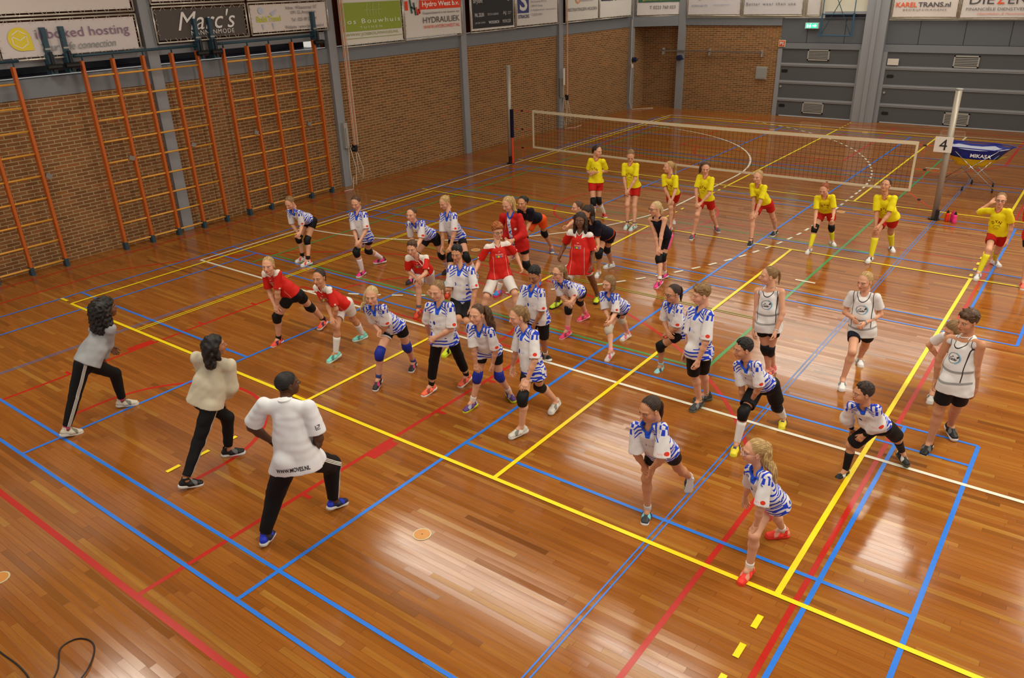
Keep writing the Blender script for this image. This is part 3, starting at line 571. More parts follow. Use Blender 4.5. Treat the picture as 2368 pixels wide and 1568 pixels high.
m = MB(); write(m, 'MIKASA', A_(.18, -.345, .80), (1, .0, 0), (0, .18, .98), w=.42, h=.08, bold=True); m.build('lettering', WHITE, t)
def bottle(x, y, c, label, cap=(26, 26, 28)):
    t = empty('water_bottle', (x, y, 0), label, 'bottle', None); pts = [(0, .036), (.01, .04), (.09, .04), (.11, .035), (.13, .04), (.16, .038), (.175, .026), (.18, .024)]
    MB().tube([(x, y, z) for z, r in pts], [r for z, r in pts], 16).build('body', colr(c, 'bottle_plastic'), t, smooth=True)
    MB().tube([(x, y, .18), (x, y, .205), (x, y, .21), (x, y, .235)], [.028, .028, .012, .012], 12).build('cap', colr(cap, 'bottle_cap'), t)
bottle(-2.36, 17.69, (214, 52, 30), 'orange red water bottle beside the foot of the numbered net post'); bottle(-2.27, 17.72, (196, 36, 96), 'dark pink water bottle between the red and the bright pink bottle', (190, 40, 100)); bottle(-2.21, 17.62, (230, 60, 126), 'bright pink water bottle with a black cap, rightmost of the three')
# ================================================================== floor sockets, cable, grey table corner
DSK = plain('socket_wood', srgb(206, 138, 62), .3, .4, var=.12); RNG_ = plain('socket_ring', srgb(206, 196, 160), .4, .4)
for x, y, lb in ((-4.34, 4.17, 'round wooden floor socket cover with a grey ring, in the open foreground'), (-7.02, 1.57, 'round wooden floor socket cover cut by the left edge of the photo'), (-9.38, 11.13, 'round floor socket cover beside the ginger boy'), (-8.92, 18.23, 'round floor socket cover behind the yellow shirted girls'),
                 (-4.34, 17.35, 'round floor socket cover left of the right net post'), (-9.15, 26.38, 'round floor socket cover behind the net, near the end wall'), (-6.42, 27.15, 'round floor socket cover farthest to the right beyond the net')):
    t = empty('floor_socket', (x, y, 0), lb, 'floor socket', 'round socket covers in the sports floor')
    MB().tube([(x, y, .001), (x, y, .0045)], .088, 32).build('ring', RNG_, t); MB().tube([(x, y, .002), (x, y, .0055)], .076, 32).build('disc', DSK, t); MB().tube([(x, y, .003), (x, y, .006)], .007, 10).build('hole', BLACK, t)
def spline(pts, n=8):
    P_ = [Vector(p) for p in pts]; P_ = [P_[0]*2-P_[1]] + P_ + [P_[-1]*2-P_[-2]]; out = []
    for i in range(1, len(P_)-2):
        for k in range(n):
            t_ = k/n; a, b, c, d_ = P_[i-1:i+3]; out.append(.5*((2*b)+(c-a)*t_+(2*a-5*b+4*c-d_)*t_*t_+(3*b-a-3*c+d_)*t_**3))
    return out+[P_[-2]]
cz = .006
tag(MB().tube(spline([(-6.3, 1.18, cz), (-6.05, 1.2, cz), (-5.8, 1.22, cz), (-5.58, 1.2, cz), (-5.4, 1.1, cz), (-5.42, 1.25, cz), (-5.53, 1.38, cz), (-5.72, 1.49, cz), (-5.73, 1.6, cz), (-5.66, 1.66, cz), (-5.56, 1.67, cz), (-5.45, 1.62, cz), (-5.32, 1.5, cz+.008), (-5.25, 1.35, cz), (-5.2, 1.2, cz), (-5.15, 1.0, cz)]), .006, 8).build('cable', BLACK, smooth=True), 'thin black cable with a loop lying on the floor at the lower left', 'cable')
t = empty('side_table', (-5.3, .7, 0), 'pale grey rounded table corner at the very bottom left of the photo', 'table'); m = MB(); pts = []
for (ax, ay, s0) in ((-4.98, .74, 0), (-6.0, .74, 1), (-6.0, .3, 2), (-4.98, .3, 3)):
    for i in range(7): a = PI/2*s0+PI/2*i/6; pts.append((ax+.16*math.cos(a), ay+.16*math.sin(a)))
m.add([(x, y, .72) for x, y in pts]+[(x, y, .75) for x, y in pts], [list(range(28))[::-1], list(range(28, 56))]+[(i, (i+1) % 28, 28+(i+1) % 28, 28+i) for i in range(28)])
m.build('table_top', plain('pale_grey_laminate', srgb(176, 180, 180), .4), t)
for x, y in ((-5.0, .35), (-5.0, .72), (-5.95, .35), (-5.95, .72)): MB().tube([(x, y, 0), (x, y, .72)], .018, 8).build('leg', STEEL, t)
# ================================================================== people: signed-distance modelling kit
try:
    import openvdb as _vdb
except Exception:
    _vdb = None
V3 = lambda *a: np.array(a, float)
def nrm(v): return v / (np.linalg.norm(v) + 1e-9)
def surface(arr, org, h):
    """zero level of a distance field -> verts, quads"""
    if _vdb is not None:
        g = _vdb.FloatGrid(float(h*4)); g.copyFromArray(np.clip(arr, -h*4, h*4).astype(np.float32), tolerance=0)
        p, tr, q = g.convertToPolygons(0.0, 0.0); return p*h + org, q[:, ::-1] if FLIP else q
    # plain surface nets
    s = arr < 0; nx, ny, nz = arr.shape; c = np.zeros((nx-1, ny-1, nz-1), int)
    for i in (0, 1):
        for j in (0, 1):
            for k in (0, 1): c += s[i:nx-1+i, j:ny-1+j, k:nz-1+k]
    act = (c > 0) & (c < 8); idx = -np.ones(act.shape, int); I = np.argwhere(act); idx[act] = np.arange(len(I))
    acc = np.zeros((len(I), 3)); cnt = np.zeros(len(I))
    cor = [(i, j, k) for i in (0, 1) for j in (0, 1) for k in (0, 1)]
    for a in cor:
        for d in range(3):
            if a[d]: continue
            b = list(a); b[d] = 1; va = arr[tuple((I+a).T)]; vb = arr[tuple((I+b).T)]; m = (va < 0) != (vb < 0)
            t = np.where(m, va/(va-vb+1e-12), 0); q = np.array(a, float)[None]*np.ones((len(I), 1)); q[:, d] += t; acc[m] += q[m]; cnt[m] += 1
    p = I + acc/np.maximum(cnt, 1)[:, None]; Q = []
    for d in range(3):
        e1, e2 = [(1, 2), (2, 0), (0, 1)][d]; sl = [slice(1, -1)]*3; sl[d] = slice(0, -1); E = np.argwhere(s[tuple(sl)] != np.roll(s, -1, d)[tuple(sl)]); E = E + [0 if k == d else 1 for k in range(3)]
        o1 = np.zeros(3, int); o1[e1] = 1; o2 = np.zeros(3, int); o2[e2] = 1
        f = np.stack([idx[tuple((E-o1-o2).T)], idx[tuple((E-o2).T)], idx[tuple(E.T)], idx[tuple((E-o1).T)]], 1); fl = s[tuple(E.T)]; f[~fl] = f[~fl][:, ::-1]; Q.append(f)
    return p*h + org, np.concatenate(Q)
FLIP = False
_t = np.sqrt(sum(q**2 for q in np.mgrid[-8:9, -8:9, -8:9].astype(float))) - 5
_p, _q = surface(_t, V3(-8, -8, -8), 1.0); _n = np.cross(_p[_q[0, 1]]-_p[_q[0, 0]], _p[_q[0, 2]]-_p[_q[0, 0]]); FLIP = bool(_n @ _p[_q[0, 0]] < 0)
class Field:
    def __init__(s, lo, hi, h):
        s.h = h; s.o = np.floor(np.array(lo)/h)*h; n = np.ceil((np.array(hi)-s.o)/h).astype(int)+2; s.n = n; s.a = np.full(n, .2, np.float32)
    def win(s, lo, hi):
        i0 = np.clip(np.floor((np.array(lo)-s.o)/s.h).astype(int), 0, s.n-1); i1 = np.clip(np.ceil((np.array(hi)-s.o)/s.h).astype(int)+1, 1, s.n)
        sl = tuple(slice(a, b) for a, b in zip(i0, i1))
        if any(b <= a for a, b in zip(i0, i1)): return None, None
        ax = [(np.arange(a, b)*s.h + s.o[k]).astype(np.float32) for k, (a, b) in enumerate(zip(i0, i1))]
        return sl, (ax[0][:, None, None], ax[1][None, :, None], ax[2][None, None, :])
    def put(s, sl, d, k, mode='u'):
        c = s.a[sl]
        if mode == 'u':
            if k > 0: hh = np.maximum(k-np.abs(c-d), 0); s.a[sl] = np.minimum(c, d) - hh*hh/(4*k)
            else: s.a[sl] = np.minimum(c, d)
        else:
            if k > 0: hh = np.maximum(k-np.abs(c+d), 0); s.a[sl] = np.maximum(c, -d) + hh*hh/(4*k)
            else: s.a[sl] = np.maximum(c, -d)
    def cone(s, a, b, ra, rb, k=.02, lat=None, wf=1.0, cuts=(), mode='u', noise=None):
        """tapered capsule; lat/wf widen it along lat; cuts = planes (point, outward normal) trimming it"""
        a = np.array(a, float); b = np.array(b, float); m = max(ra, rb)*wf + k + 3*s.h
        sl, g = s.win(np.minimum(a, b)-m, np.maximum(a, b)+m)
        if sl is None: return
        X_, Y_, Z_ = g[0]-a[0], g[1]-a[1], g[2]-a[2]; d = b-a; L2 = max(float(d@d), 1e-9)
        t = np.clip((X_*d[0]+Y_*d[1]+Z_*d[2])/L2, 0, 1)
        px, py, pz = X_-t*d[0], Y_-t*d[1], Z_-t*d[2]; r2 = px*px+py*py+pz*pz
        if lat is not None and wf != 1.0:
            q = px*lat[0]+py*lat[1]+pz*lat[2]; r2 = np.maximum(r2 - q*q*(1-1/wf**2), 0)
        dd = np.sqrt(r2) - (ra+(rb-ra)*t)
        if noise is not None: dd = dd + noise(g)
        for p, n in cuts: dd = np.maximum(dd, (g[0]-p[0])*n[0]+(g[1]-p[1])*n[1]+(g[2]-p[2])*n[2])
        s.put(sl, dd, k, mode)
    def ell(s, c, Rm, r, k=.02, mode='u', noise=None, cuts=()):
        """ellipsoid with axes = columns of Rm"""
        c = np.array(c, float); m = max(r)+k+3*s.h; sl, g = s.win(c-m, c+m)
        if sl is None: return
        x, y, z = g[0]-c[0], g[1]-c[1], g[2]-c[2]; q = 0; q2 = 0
        for i in range(3):
            u = (x*Rm[0][i]+y*Rm[1][i]+z*Rm[2][i]); q = q+(u/r[i])**2; q2 = q2+(u/r[i]**2)**2
        k0 = np.sqrt(q); dd = k0*(k0-1)/(np.sqrt(q2)+1e-9)
        if noise is not None: dd = dd + noise(g)
        for p, n in cuts: dd = np.maximum(dd, (g[0]-p[0])*n[0]+(g[1]-p[1])*n[1]+(g[2]-p[2])*n[2])
        s.put(sl, dd.astype(np.float32), k, mode)
    def cut(s, p, n):
        sl, g = s.win(s.o, s.o+s.n*s.h); s.a = np.maximum(s.a, (g[0]-p[0])*n[0]+(g[1]-p[1])*n[1]+(g[2]-p[2])*n[2]).astype(np.float32)
    def mesh(s):
        a = s.a; a[0], a[-1], a[:, 0], a[:, -1], a[:, :, 0], a[:, :, -1] = .2, .2, .2, .2, .2, .2
        return surface(a, s.o, s.h)
def waves(amp, ks, ph):
    def f(g):
        v = 0
        for k, p in zip(ks, ph): v = v + np.sin(g[0]*k[0]+g[1]*k[1]+g[2]*k[2]+p)
        return v*amp/len(ks)
    return f
def rwaves(r, amp, lo, hi, n=4, stretch=None):
    ks = []
    for i in range(n):
        k = r.normal(size=3); k /= np.linalg.norm(k); 
        if stretch is not None: k = k - stretch*(k@stretch)*.8; k /= np.linalg.norm(k)
        ks.append(k*r.uniform(lo, hi))
    return waves(amp, ks, r.uniform(0, 6, n))
I3 = np.eye(3)
def mesh_obj(name, P, Q, mat, parent, attrs=None, mats_idx=None, smooth=True):
    me = bpy.data.meshes.new(name); P = np.asarray(P, np.float32); nq = len(Q)
    if isinstance(Q, np.ndarray):
        k = Q.shape[1]; me.vertices.add(len(P)); me.vertices.foreach_set('co', P.ravel()); me.loops.add(nq*k); me.loops.foreach_set('vertex_index', Q.astype(np.int32).ravel())
        me.polygons.add(nq); me.polygons.foreach_set('loop_start', np.arange(0, nq*k, k, dtype=np.int32)); me.update(calc_edges=True)
    else: me.from_pydata(P.tolist(), [], Q); me.update()
    for nm, arr in (attrs or {}).items():
        at = me.attributes.new(nm, 'FLOAT_VECTOR', 'POINT'); at.data.foreach_set('vector', np.asarray(arr, np.float32).ravel())
    if mats_idx is not None: me.polygons.foreach_set('material_index', np.asarray(mats_idx, np.int32))
    return link(name, me, mat, parent, smooth)
# ------------------------------------------------------------------ head, hand, shoe and hair masters (metres, adult size)
# head frame: x to the person's left, y forward, z up, origin in the middle of the skull
def head_master():
    F = Field((-.11, -.12, -.15), (.11, .14, .13), .0036)
    F.ell((0, -.012, .022), I3, (.073, .093, .083), 0); F.ell((0, .022, -.04), I3, (.057, .066, .066), .03); F.ell((0, .052, -.088), I3, (.03, .028, .02), .03)
    for s in (-1, 1):
        F.ell((s*.040, .050, -.035), I3, (.022, .026, .026), .02); F.cone((s*.012, .078, .022), (s*.045, .064, .020), .010, .008, .016)
        F.ell((s*.031, .088, .002), I3, (.016, .012, .010), .012, mode='s'); F.ell((s*.031, .0765, .002), I3, (.0135, .0105, .0105), .003)
        F.ell((s*.073, -.008, -.008), np.array([[.94, .34*s, 0], [-.34*s, .94, 0], [0, 0, 1]]), (.007, .018, .028), .006); F.ell((s*.079, -.004, -.008), I3, (.004, .009, .016), .003, mode='s')
    F.cone((0, .082, .008), (0, .106, -.026), .008, .0105, .012); F.ell((.009, .096, -.030), I3, (.007, .008, .006), .005); F.ell((-.009, .096, -.030), I3, (.007, .008, .006), .005)
    F.ell((0, .088, -.053), I3, (.020, .009, .0055), .006); F.ell((0, .086, -.063), I3, (.018, .009, .006), .005); F.cone((-.019, .094, -.058), (.019, .094, -.058), .0022, .0022, .003, mode='s')
    F.cone((0, -.022, -.04), (0, -.034, -.15), .046, .047, .03)
    return F.mesh()
def hand_master(curl, spread):
    F = Field((-.07, -.03, -.12), (.09, .21, .05), .0034)
    for i, x in enumerate((.026, .009, -.008, -.024)): F.cone((x*.55, .004, -.002), (x, .078-.004*abs(i-1), 0), .0155, .0125, .010)
    tips = []
    for i, (x, l) in enumerate(((.027, .068), (.0095, .076), (-.009, .071), (-.026, .056))):
        p = V3(x, .080-.004*abs(i-1), 0); a = 0; sx = (x*spread)
        for j, (fr, cu) in enumerate(((.44, curl[0]), (.31, curl[1]), (.25, curl[2]))):
            a += math.radians(cu+3*i); q = p + V3(sx, math.cos(a), -math.sin(a))*l*fr/nrm_(V3(sx, 1, 0)); F.cone(p, q, .0083-.0006*j, .0078-.0008*j, .003); p = q
    F.cone((.018, .018, -.006), (.040, .050, -.016), .014, .0105, .012); F.cone((.040, .050, -.016), (.050, .078, -.024), .0100, .0090, .004); F.cone((.050, .078, -.024), (.052, .098, -.032), .0088, .0072, .003)
    F.cone((0, -.022, -.001), (0, .02, -.001), .021, .020, .015)
    return F.mesh()
def nrm_(v): return float(np.linalg.norm(v))
def shoe_master():
    """length 1 along +y from heel -0.3 to toe 0.7, ankle above the origin; sole down at z = -.3 (all in shoe lengths)"""
    F = Field((-.25, -.40, -.33), (.25, .80, .22), .018)
    F.cone((0, -.17, -.17), (0, .10, -.18), .125, .135, .05, V3(1, 0, 0), 1.0); F.cone((0, .1, -.19), (-.0, .52, -.225), .135, .095, .06, V3(1, 0, 0), 1.45)
    F.cone((0, -.10, -.15), (0, -.09, .06), .125, .125, .06); F.cone((0, .0, .0), (0, .34, -.15), .09, .06, .08, V3(1, 0, 0), 1.2)
    F.cone((0, -.09, .03), (0, -.09, .2), .098, .098, .01, mode='s'); F.cut((0, 0, .10), (0, -.25, 1)); F.cut((0, 0, -.315), (0, 0, -1))
    P, Q = F.mesh(); S = Field((-.25, -.40, -.36), (.25, .80, -.1), .018)
    S.cone((0, -.16, -.28), (0, .12, -.29), .14, .125, .03, V3(0, 1, 0), 1.15); S.cone((0, .15, -.29), (0, .50, -.29), .13, .14, .06, V3(1, 0, 0), 1.12)
    S.cut((0, 0, -.345), (0, 0, -1)); S.cut((0, 0, -.215), (0, -.10, 1)); P2, Q2 = S.mesh()
    return (P, Q), (P2, Q2)
HEAD = head_master(); HAND = [hand_master((16, 26, 20), .05), hand_master((24, 34, 26), .02)]; SHOE_UP, SHOE_SOLE = shoe_master()
def hn(r, amp, lo, hi, n=6, st=None): return rwaves(r, amp, lo, hi, n, st)
def cap_field(lo, hi, th, r, noise, thr=-.012, h=.0045, face=True):
    F = Field(lo, hi, h); F.ell((0, -.014, .022), I3, (.075+th, .093+th, .083+th), 0, noise=noise)
    return F
FC = [((0, .0, -.004), (0, .70, -.71))]   # keep hair above/behind this face plane
def groove(amp, n, j=.6):
    def f(g):
        th = np.arctan2(g[0]+0*g[1], g[2]-.03+0*g[1]); return amp*(np.sin(th*n+6*np.sin(g[1]*18))+j*np.sin(th*n*1.73+1.3+8*np.sin(g[1]*12)))
    return f
def locks(F, r, n, cx, rad, zmin, ln, th, sweep):
    for i in range(n):
        v = nrm(r.normal(size=3)+V3(0, -.1, .9)); p = V3(*cx)+v*V3(*rad)
        if p[2] < zmin + max(0, p[1])*.62: continue
        t = nrm(V3(*sweep)+r.normal(size=3)*.45); t = nrm(t-v*(t@v)*.85); m_ = r.uniform(.8, 1.3); F.cone(p, p+t*ln*m_+v*.002, th*m_, th*.35, .003)
def hair_master(style):
    r = np.random.default_rng(abs(hash_(style)) % 9999)
    if style == 'pony':
        F = Field((-.12, -.14, -.12), (.12, .13, .14), .0044); F.ell((0, -.022, .0255), I3, (.0765, .0945, .0865), 0, noise=groove(.0016, 30), cuts=FC); F.ell((0, -.10, .03), I3, (.020, .022, .020), .02)
    elif style == 'crop':
        F = Field((-.13, -.15, -.12), (.13, .15, .16), .0044); F.ell((0, -.020, .034), I3, (.0785, .0965, .0885), 0, noise=hn(r, .003, 90, 160, 7), cuts=[((0, 0, -.012), (0, .64, -.77))])
        locks(F, r, 240, (0, -.016, .036), (.079, .098, .088), .045, .030, .0105, (.35, .75, .05)); F.cone((-.03, .066, .092), (.035, .064, .094), .012, .012, .02, noise=hn(r, .004, 90, 160, 6))
    elif style == 'crop_short':
        F = Field((-.13, -.15, -.12), (.13, .14, .15), .0044); F.ell((0, -.021, .0275), I3, (.0775, .096, .0875), 0, noise=hn(r, .0022, 120, 220, 7), cuts=[((0, 0, -.014), (0, .68, -.73))])
        locks(F, r, 220, (0, -.016, .030), (.077, .095, .086), .052, .020, .0075, (.1, .9, .1))
    elif style == 'buzz':
        F = Field((-.12, -.14, -.12), (.12, .13, .14), .0044); F.ell((0, -.014, .023), I3, (.0755, .0955, .0855), 0, noise=hn(r, .0008, 300, 500, 6), cuts=[((0, 0, -.004), (0, .72, -.69))])
    elif style == 'bob':
        F = Field((-.13, -.15, -.20), (.13, .14, .15), .0050); F.ell((0, -.020, .026), I3, (.080, .097, .0885), 0, noise=groove(.0020, 22), cuts=FC)
        for s in (-1, 1): F.cone((s*.068, -.004, .0), (s*.066, .012, -.11), .022, .020, .02, V3(0, 1, 0), 1.5, noise=hn(r, .004, 120, 220, 5, V3(0, 0, 1)))
        F.cone((0, -.07, -.01), (0, -.07, -.12), .04, .03, .03, V3(1, 0, 0), 1.8, noise=hn(r, .004, 120, 220, 5, V3(0, 0, 1)))
    elif style == 'long':
        F = Field((-.15, -.17, -.32), (.15, .14, .15), .0055); F.ell((0, -.022, .028), I3, (.084, .100, .090), 0, noise=groove(.0035, 20), cuts=FC)
        for s in (-1, 1): F.cone((s*.072, -.015, .0), (s*.085, .01, -.20), .028, .026, .02, V3(0, 1, 0), 1.3, noise=hn(r, .009, 80, 160, 6, V3(0, 0, 1)))
        F.cone((0, -.08, -.01), (0, -.085, -.24), .045, .045, .03, V3(1, 0, 0), 2.0, noise=hn(r, .010, 80, 160, 6, V3(0, 0, 1)))
    elif style == 'curly_big':
        F = Field((-.26, -.30, -.38), (.26, .15, .22), .0065); nz = hn(r, .020, 90, 190, 9)
        F.ell((0, -.025, .035), I3, (.112, .122, .108), 0, noise=nz, cuts=FC); F.cone((0, -.095, -.0), (0, -.125, -.20), .105, .095, .04, V3(1, 0, 0), 1.35, noise=nz)
        for s in (-1, 1): F.cone((s*.082, -.04, .0), (s*.115, -.05, -.16), .055, .05, .03, noise=nz)
    elif style == 'dark_curls':
        F = Field((-.18, -.20, -.30), (.18, .15, .18), .006); nz = hn(r, .013, 80, 150, 8)
        F.ell((0, -.016, .03), I3, (.088, .104, .094), 0, noise=nz, cuts=FC); F.cone((0, -.08, -.01), (0, -.085, -.19), .065, .055, .04, V3(1, 0, 0), 1.5, noise=nz)
        for s in (-1, 1): F.cone((s*.072, -.02, .0), (s*.08, -.01, -.12), .030, .028, .03, noise=nz)
    elif style == 'ginger_curls':
        F = Field((-.14, -.16, -.12), (.14, .15, .17), .0048); F.ell((0, -.012, .040), I3, (.086, .104, .094), 0, noise=hn(r, .015, 120, 230, 9), cuts=[((0, 0, .0), (0, .62, -.78))]); F.cone((-.04, .080, .092), (.04, .080, .092), .02, .02, .02, noise=hn(r, .015, 130, 220, 8))
    return F.mesh()
def hash_(s): return sum(ord(c)*(31**i) for i, c in enumerate(s)) % 100003
_hair = {}
def place(M, Rm, o, k): P, Q = M; return P*k @ Rm.T + o, Q
def joinm(parts):
    P = []; Q = []; n = 0
    for p, q in parts: P.append(p); Q.append(q+n); n += len(p)
    return np.concatenate(P), np.concatenate(Q)
# ------------------------------------------------------------------ materials for people
def skin_mat(name, c, lip, brow):
    g = G('skin_'+name, .5, .35); x, y, z = g.sep(g.attr('hc')); ax = x.abs()
    nz = g.noise(g.obj(), 22, 3); base = g.mix(nz, tuple(v*.93 for v in c), tuple(min(1, v*1.06) for v in c))
    blush = (1.0 - ((ax-.045)*26)*((ax-.045)*26) - ((z+.03)*30)*((z+.03)*30)).sat() * y.gt(.03); base = g.mix(blush*.22, base, lip)
    def el(cx, cz, rx, rz): dx = (ax-cx)/rx; dz = (z-cz)/rz; return (dx*dx+dz*dz).lt(1.0) * y.gt(.055) * y.lt(.2)
    base = g.mix(el(.0, -.058, .021, .0085), base, lip)
    base = g.mix(el(.0, -.058, .019, .0014), base, tuple(v*.3 for v in lip))
    base = g.mix(el(.031, .0035, .0150, .0068), base, (.025, .018, .014)); base = g.mix(el(.031, .0025, .0130, .0045), base, (.62, .58, .54)); base = g.mix(el(.030, .0028, .0055, .0050), base, (.03, .02, .015))
    zb = z - .0215 + ax*.10 - .001; base = g.mix(((zb/.0032)*(zb/.0032)).lt(1.0) * ax.gt(.014) * ax.lt(.046) * y.gt(.05) * y.lt(.2), base, brow)
    g.col(base); g.b.inputs['Subsurface Weight'].default_value = .03; g.b.inputs['Subsurface Radius'].default_value = (.02, .008, .004); return g.mat
SK = dict(f=skin_mat('fair', srgb(214, 158, 126), srgb(196, 96, 88), srgb(140, 104, 74)), m=skin_mat('light', srgb(198, 140, 104), srgb(176, 86, 74), srgb(70, 48, 34)),
          t=skin_mat('tan', srgb(170, 112, 76), srgb(138, 66, 52), srgb(34, 24, 20)), b=skin_mat('brown', srgb(112, 70, 46), srgb(104, 52, 44), srgb(18, 14, 12)), d=skin_mat('dark', srgb(84, 52, 34), srgb(82, 42, 36), srgb(12, 10, 10)))
def hair_mat(name, a, b, st=1.0):
    g = G('hair_'+name, .42, .35); x, y, z = g.sep(g.attr('hl')); th = x._m('ARCTAN2', z-.03); n = g.noise(g.comb(th*11, y*16+z*5, 3), 1, 4, .7)
    px, py, pz = g.sep(g.obj()); n2 = g.noise(g.comb(px*110, py*110, pz*10), 1, 3); tail = (x.abs()+y.abs()+z.abs()).lt(.0001); n = n*(1.0-tail)+n2*tail
    k_ = ((n-.32)*2.8).sat(); dk = tuple(v*.55 for v in a); g.col(g.mix(k_, dk, g.mix(k_, a, b))); g.bump(n, .9, .006); return g.mat
HR = dict(blonde=hair_mat('blonde', srgb(170, 128, 74), srgb(226, 192, 130)), pale=hair_mat('pale_blonde', srgb(196, 160, 104), srgb(236, 212, 160)), dblonde=hair_mat('dark_blonde', srgb(120, 86, 48), srgb(176, 138, 88)),
          brown=hair_mat('brown', srgb(66, 42, 26), srgb(118, 82, 50)), dbrown=hair_mat('dark_brown', srgb(34, 22, 16), srgb(72, 48, 32)), black=hair_mat('black', srgb(14, 11, 11), srgb(42, 34, 30)), ginger=hair_mat('ginger', srgb(150, 74, 26), srgb(206, 122, 56)), auburn=hair_mat('auburn', srgb(132, 60, 26), srgb(190, 104, 52)))
CLOTH = {}
def cloth(name, c, rough=.75, extra=None):
    if name in CLOTH: return CLOTH[name]
    g = G(name, rough, .2); p = g.obj(); nz = g.noise(p, 14, 3); fine = g.noise(p, 260, 1)
    base = g.mix(nz, tuple(v*.92 for v in c), tuple(min(1, v*1.05) for v in c))
    if extra: base = extra(g, base)
    g.col(base); g.bump(fine*.4+nz, .25, .004); CLOTH[name] = g.mat; return g.mat
# tc = (sideways m, forward m, 0 neck .. 1 hem);  sv = (0 body .. 1 sleeve end, angle round the arm, +1 left / -1 right)
def ex_ajax(g, base):
    l, f, v = g.sep(g.attr('tc')); s, an, side = g.sep(g.attr('sv')); al = l.abs(); blue = srgb(34, 62, 196)
    n1 = g.noise(g.comb(l*9, v*4, f*6), 1, 1); n2 = g.noise(g.comb(l*15+3, v*9, f*9), 1, 1)
    body = s.lt(.02); back = f.lt(.005)
    wavb = (v*62 + (n1-.5)*34 + l*10).sin().gt(.05) * n2.gt(.38)
    w = v - al*1.15 + (n1-.5)*.05
    bar = lambda c, h_: ((w-c)/h_).abs().lt(1.0)
    yoke = (bar(-.030, .014).mx(bar(.036, .014)).mx(bar(.098, .012)*al.gt(.055))) * al.gt(.036) * v.lt(.30)
    yoke = yoke.mx(((v-.03)-(al-.12)*.2).lt(.05)*al.gt(.075)*(al*120+n1*6).sin().gt(.2))
    wv = v + (n1-.5)*.05; hem = ((wv-.845)/.018).abs().lt(1.0).mx(((wv-.925)/.016).abs().lt(1.0)).mx(((wv-.78)/.010).abs().lt(1.0)*al.gt(.06))
    sidep = al.gt(.10) * v.gt(.42) * ((v*60 + n1*12).sin()).gt(.35)
    m = body * ((back*wavb).mx((1.0-back)*yoke.mx(hem).mx(sidep)))
    sl = s.gt(.02) * s.lt(.24) * (an*5 + n1*3).sin().gt(.1)
    flap = body * (al.lt(.050-(v-.02)*.16)*f.gt(.0)*v.lt(.21)).mx(f.lt(.005)*v.lt(.075)*al.lt(.07)); base = g.mix((m.mx(sl))*(1.0-flap), base, blue); base = g.mix(flap, base, srgb(36, 84, 210))
    cr = ((l+.052)/.019); cz = (v-.42)/.045; base = g.mix(body*f.gt(.02)*(cr*cr+cz*cz).lt(1.0), base, srgb(40, 60, 150))
    tx = (l.gt(-.028)*l.lt(.045)) * (((v-.43)/.028).abs()).lt(1.0) * g.noise(g.comb(l*160, v*60, 0), 1, 0).gt(.54); base = g.mix(body*f.gt(.02)*tx*.7, base, srgb(120, 130, 180))
    e1 = (s-.84)/.075; e2 = (an-.55)/.42; base = g.mix(side.gt(.5)*(e1*e1+e2*e2).lt(1.0), base, srgb(218, 58, 34))
    t2 = ((s-.86)/.04).abs().lt(1.0)*an.gt(1.1)*an.lt(1.9)*side.gt(.5)*g.noise(g.comb(an*30, s*30, 0), 1, 0).gt(.5); base = g.mix(t2*.6, base, srgb(226, 110, 90))
    return base
def ex_red(g, base):
    l, f, v = g.sep(g.attr('tc')); s, an, side = g.sep(g.attr('sv')); al = l.abs(); wh = srgb(228, 218, 208)
    yk = s.lt(.02)*(v + (al-.05)*.1 - f.mx(0)*.6).lt(.10)*al.gt(.045); base = g.mix(yk.mx(s.gt(.02)*s.lt(.16)*(1.0-an.abs().gt(2.2))*v.lt(.12)), base, wh)
    pip = s.lt(.02)*((al-.088-v*.02)/.0018).abs().lt(1.0)*v.gt(.35)*f.gt(.02); base = g.mix(pip*.8, base, wh)
    mk = s.gt(.85)*s.lt(.95)*(an-.4).abs().lt(.18); return g.mix(mk, base, wh)
def ex_bib(g, base):
    l, f, v = g.sep(g.attr('tc')); s, an, side = g.sep(g.attr('sv')); al = l.abs(); dk = srgb(52, 46, 48)
    r = ((l/.075)*(l/.075) + (v/.19)*(v/.19)).sqrt(); ring = ((r-1.0)/.055).abs().lt(1.0)*f.gt(.0)
    arm = ((al-.113)/.0042).abs().lt(1.0)*v.lt(.75)
    b1 = ((v-.60+al*al*2)/.022).abs().lt(1.0).mx(((v-.80+al*al*2)/.022).abs().lt(1.0))*f.gt(.0)
    base = g.mix(b1, base, srgb(150, 148, 146)); return g.mix(ring.mx(arm), base, dk)
def ex_navy(g, base):
    l, f, v = g.sep(g.attr('tc')); s, an, side = g.sep(g.attr('sv')); orr = srgb(226, 84, 24)
    return g.mix(s.gt(.93).mx(s.lt(.02)*v.gt(.965)).mx(s.gt(.1)*s.lt(.6)*((an+1.1)/.12).abs().lt(1.0)), base, orr)
def ex_jacket(g, base):
    l, f, v = g.sep(g.attr('tc')); s, an, side = g.sep(g.attr('sv')); op = s.lt(.02)*f.gt(.0)*(l+.02).abs().lt(.034-v*.008)
    sh = g.mix(g.noise(g.comb(l*20, v*16, 0), 1, 1).gt(.56), srgb(206, 204, 208), srgb(40, 70, 190)); base = g.mix(op, base, sh)
    w1 = ((l-.075)/.02)*((l-.075)/.02)+((v-.36)/.03)*((v-.36)/.03); return g.mix(s.lt(.02)*f.gt(.02)*w1.lt(1.0)*.9, base, srgb(230, 220, 214))
def ex_stripes(g, base):
    l, f, v = g.sep(g.attr('tc')); m = ((l/.0045).abs().lt(1.0)).mx(((l-.014)/.0045).abs().lt(1.0)).mx(((l+.014)/.0045).abs().lt(1.0))*f.gt(.0); return g.mix(m, base, srgb(216, 212, 204))
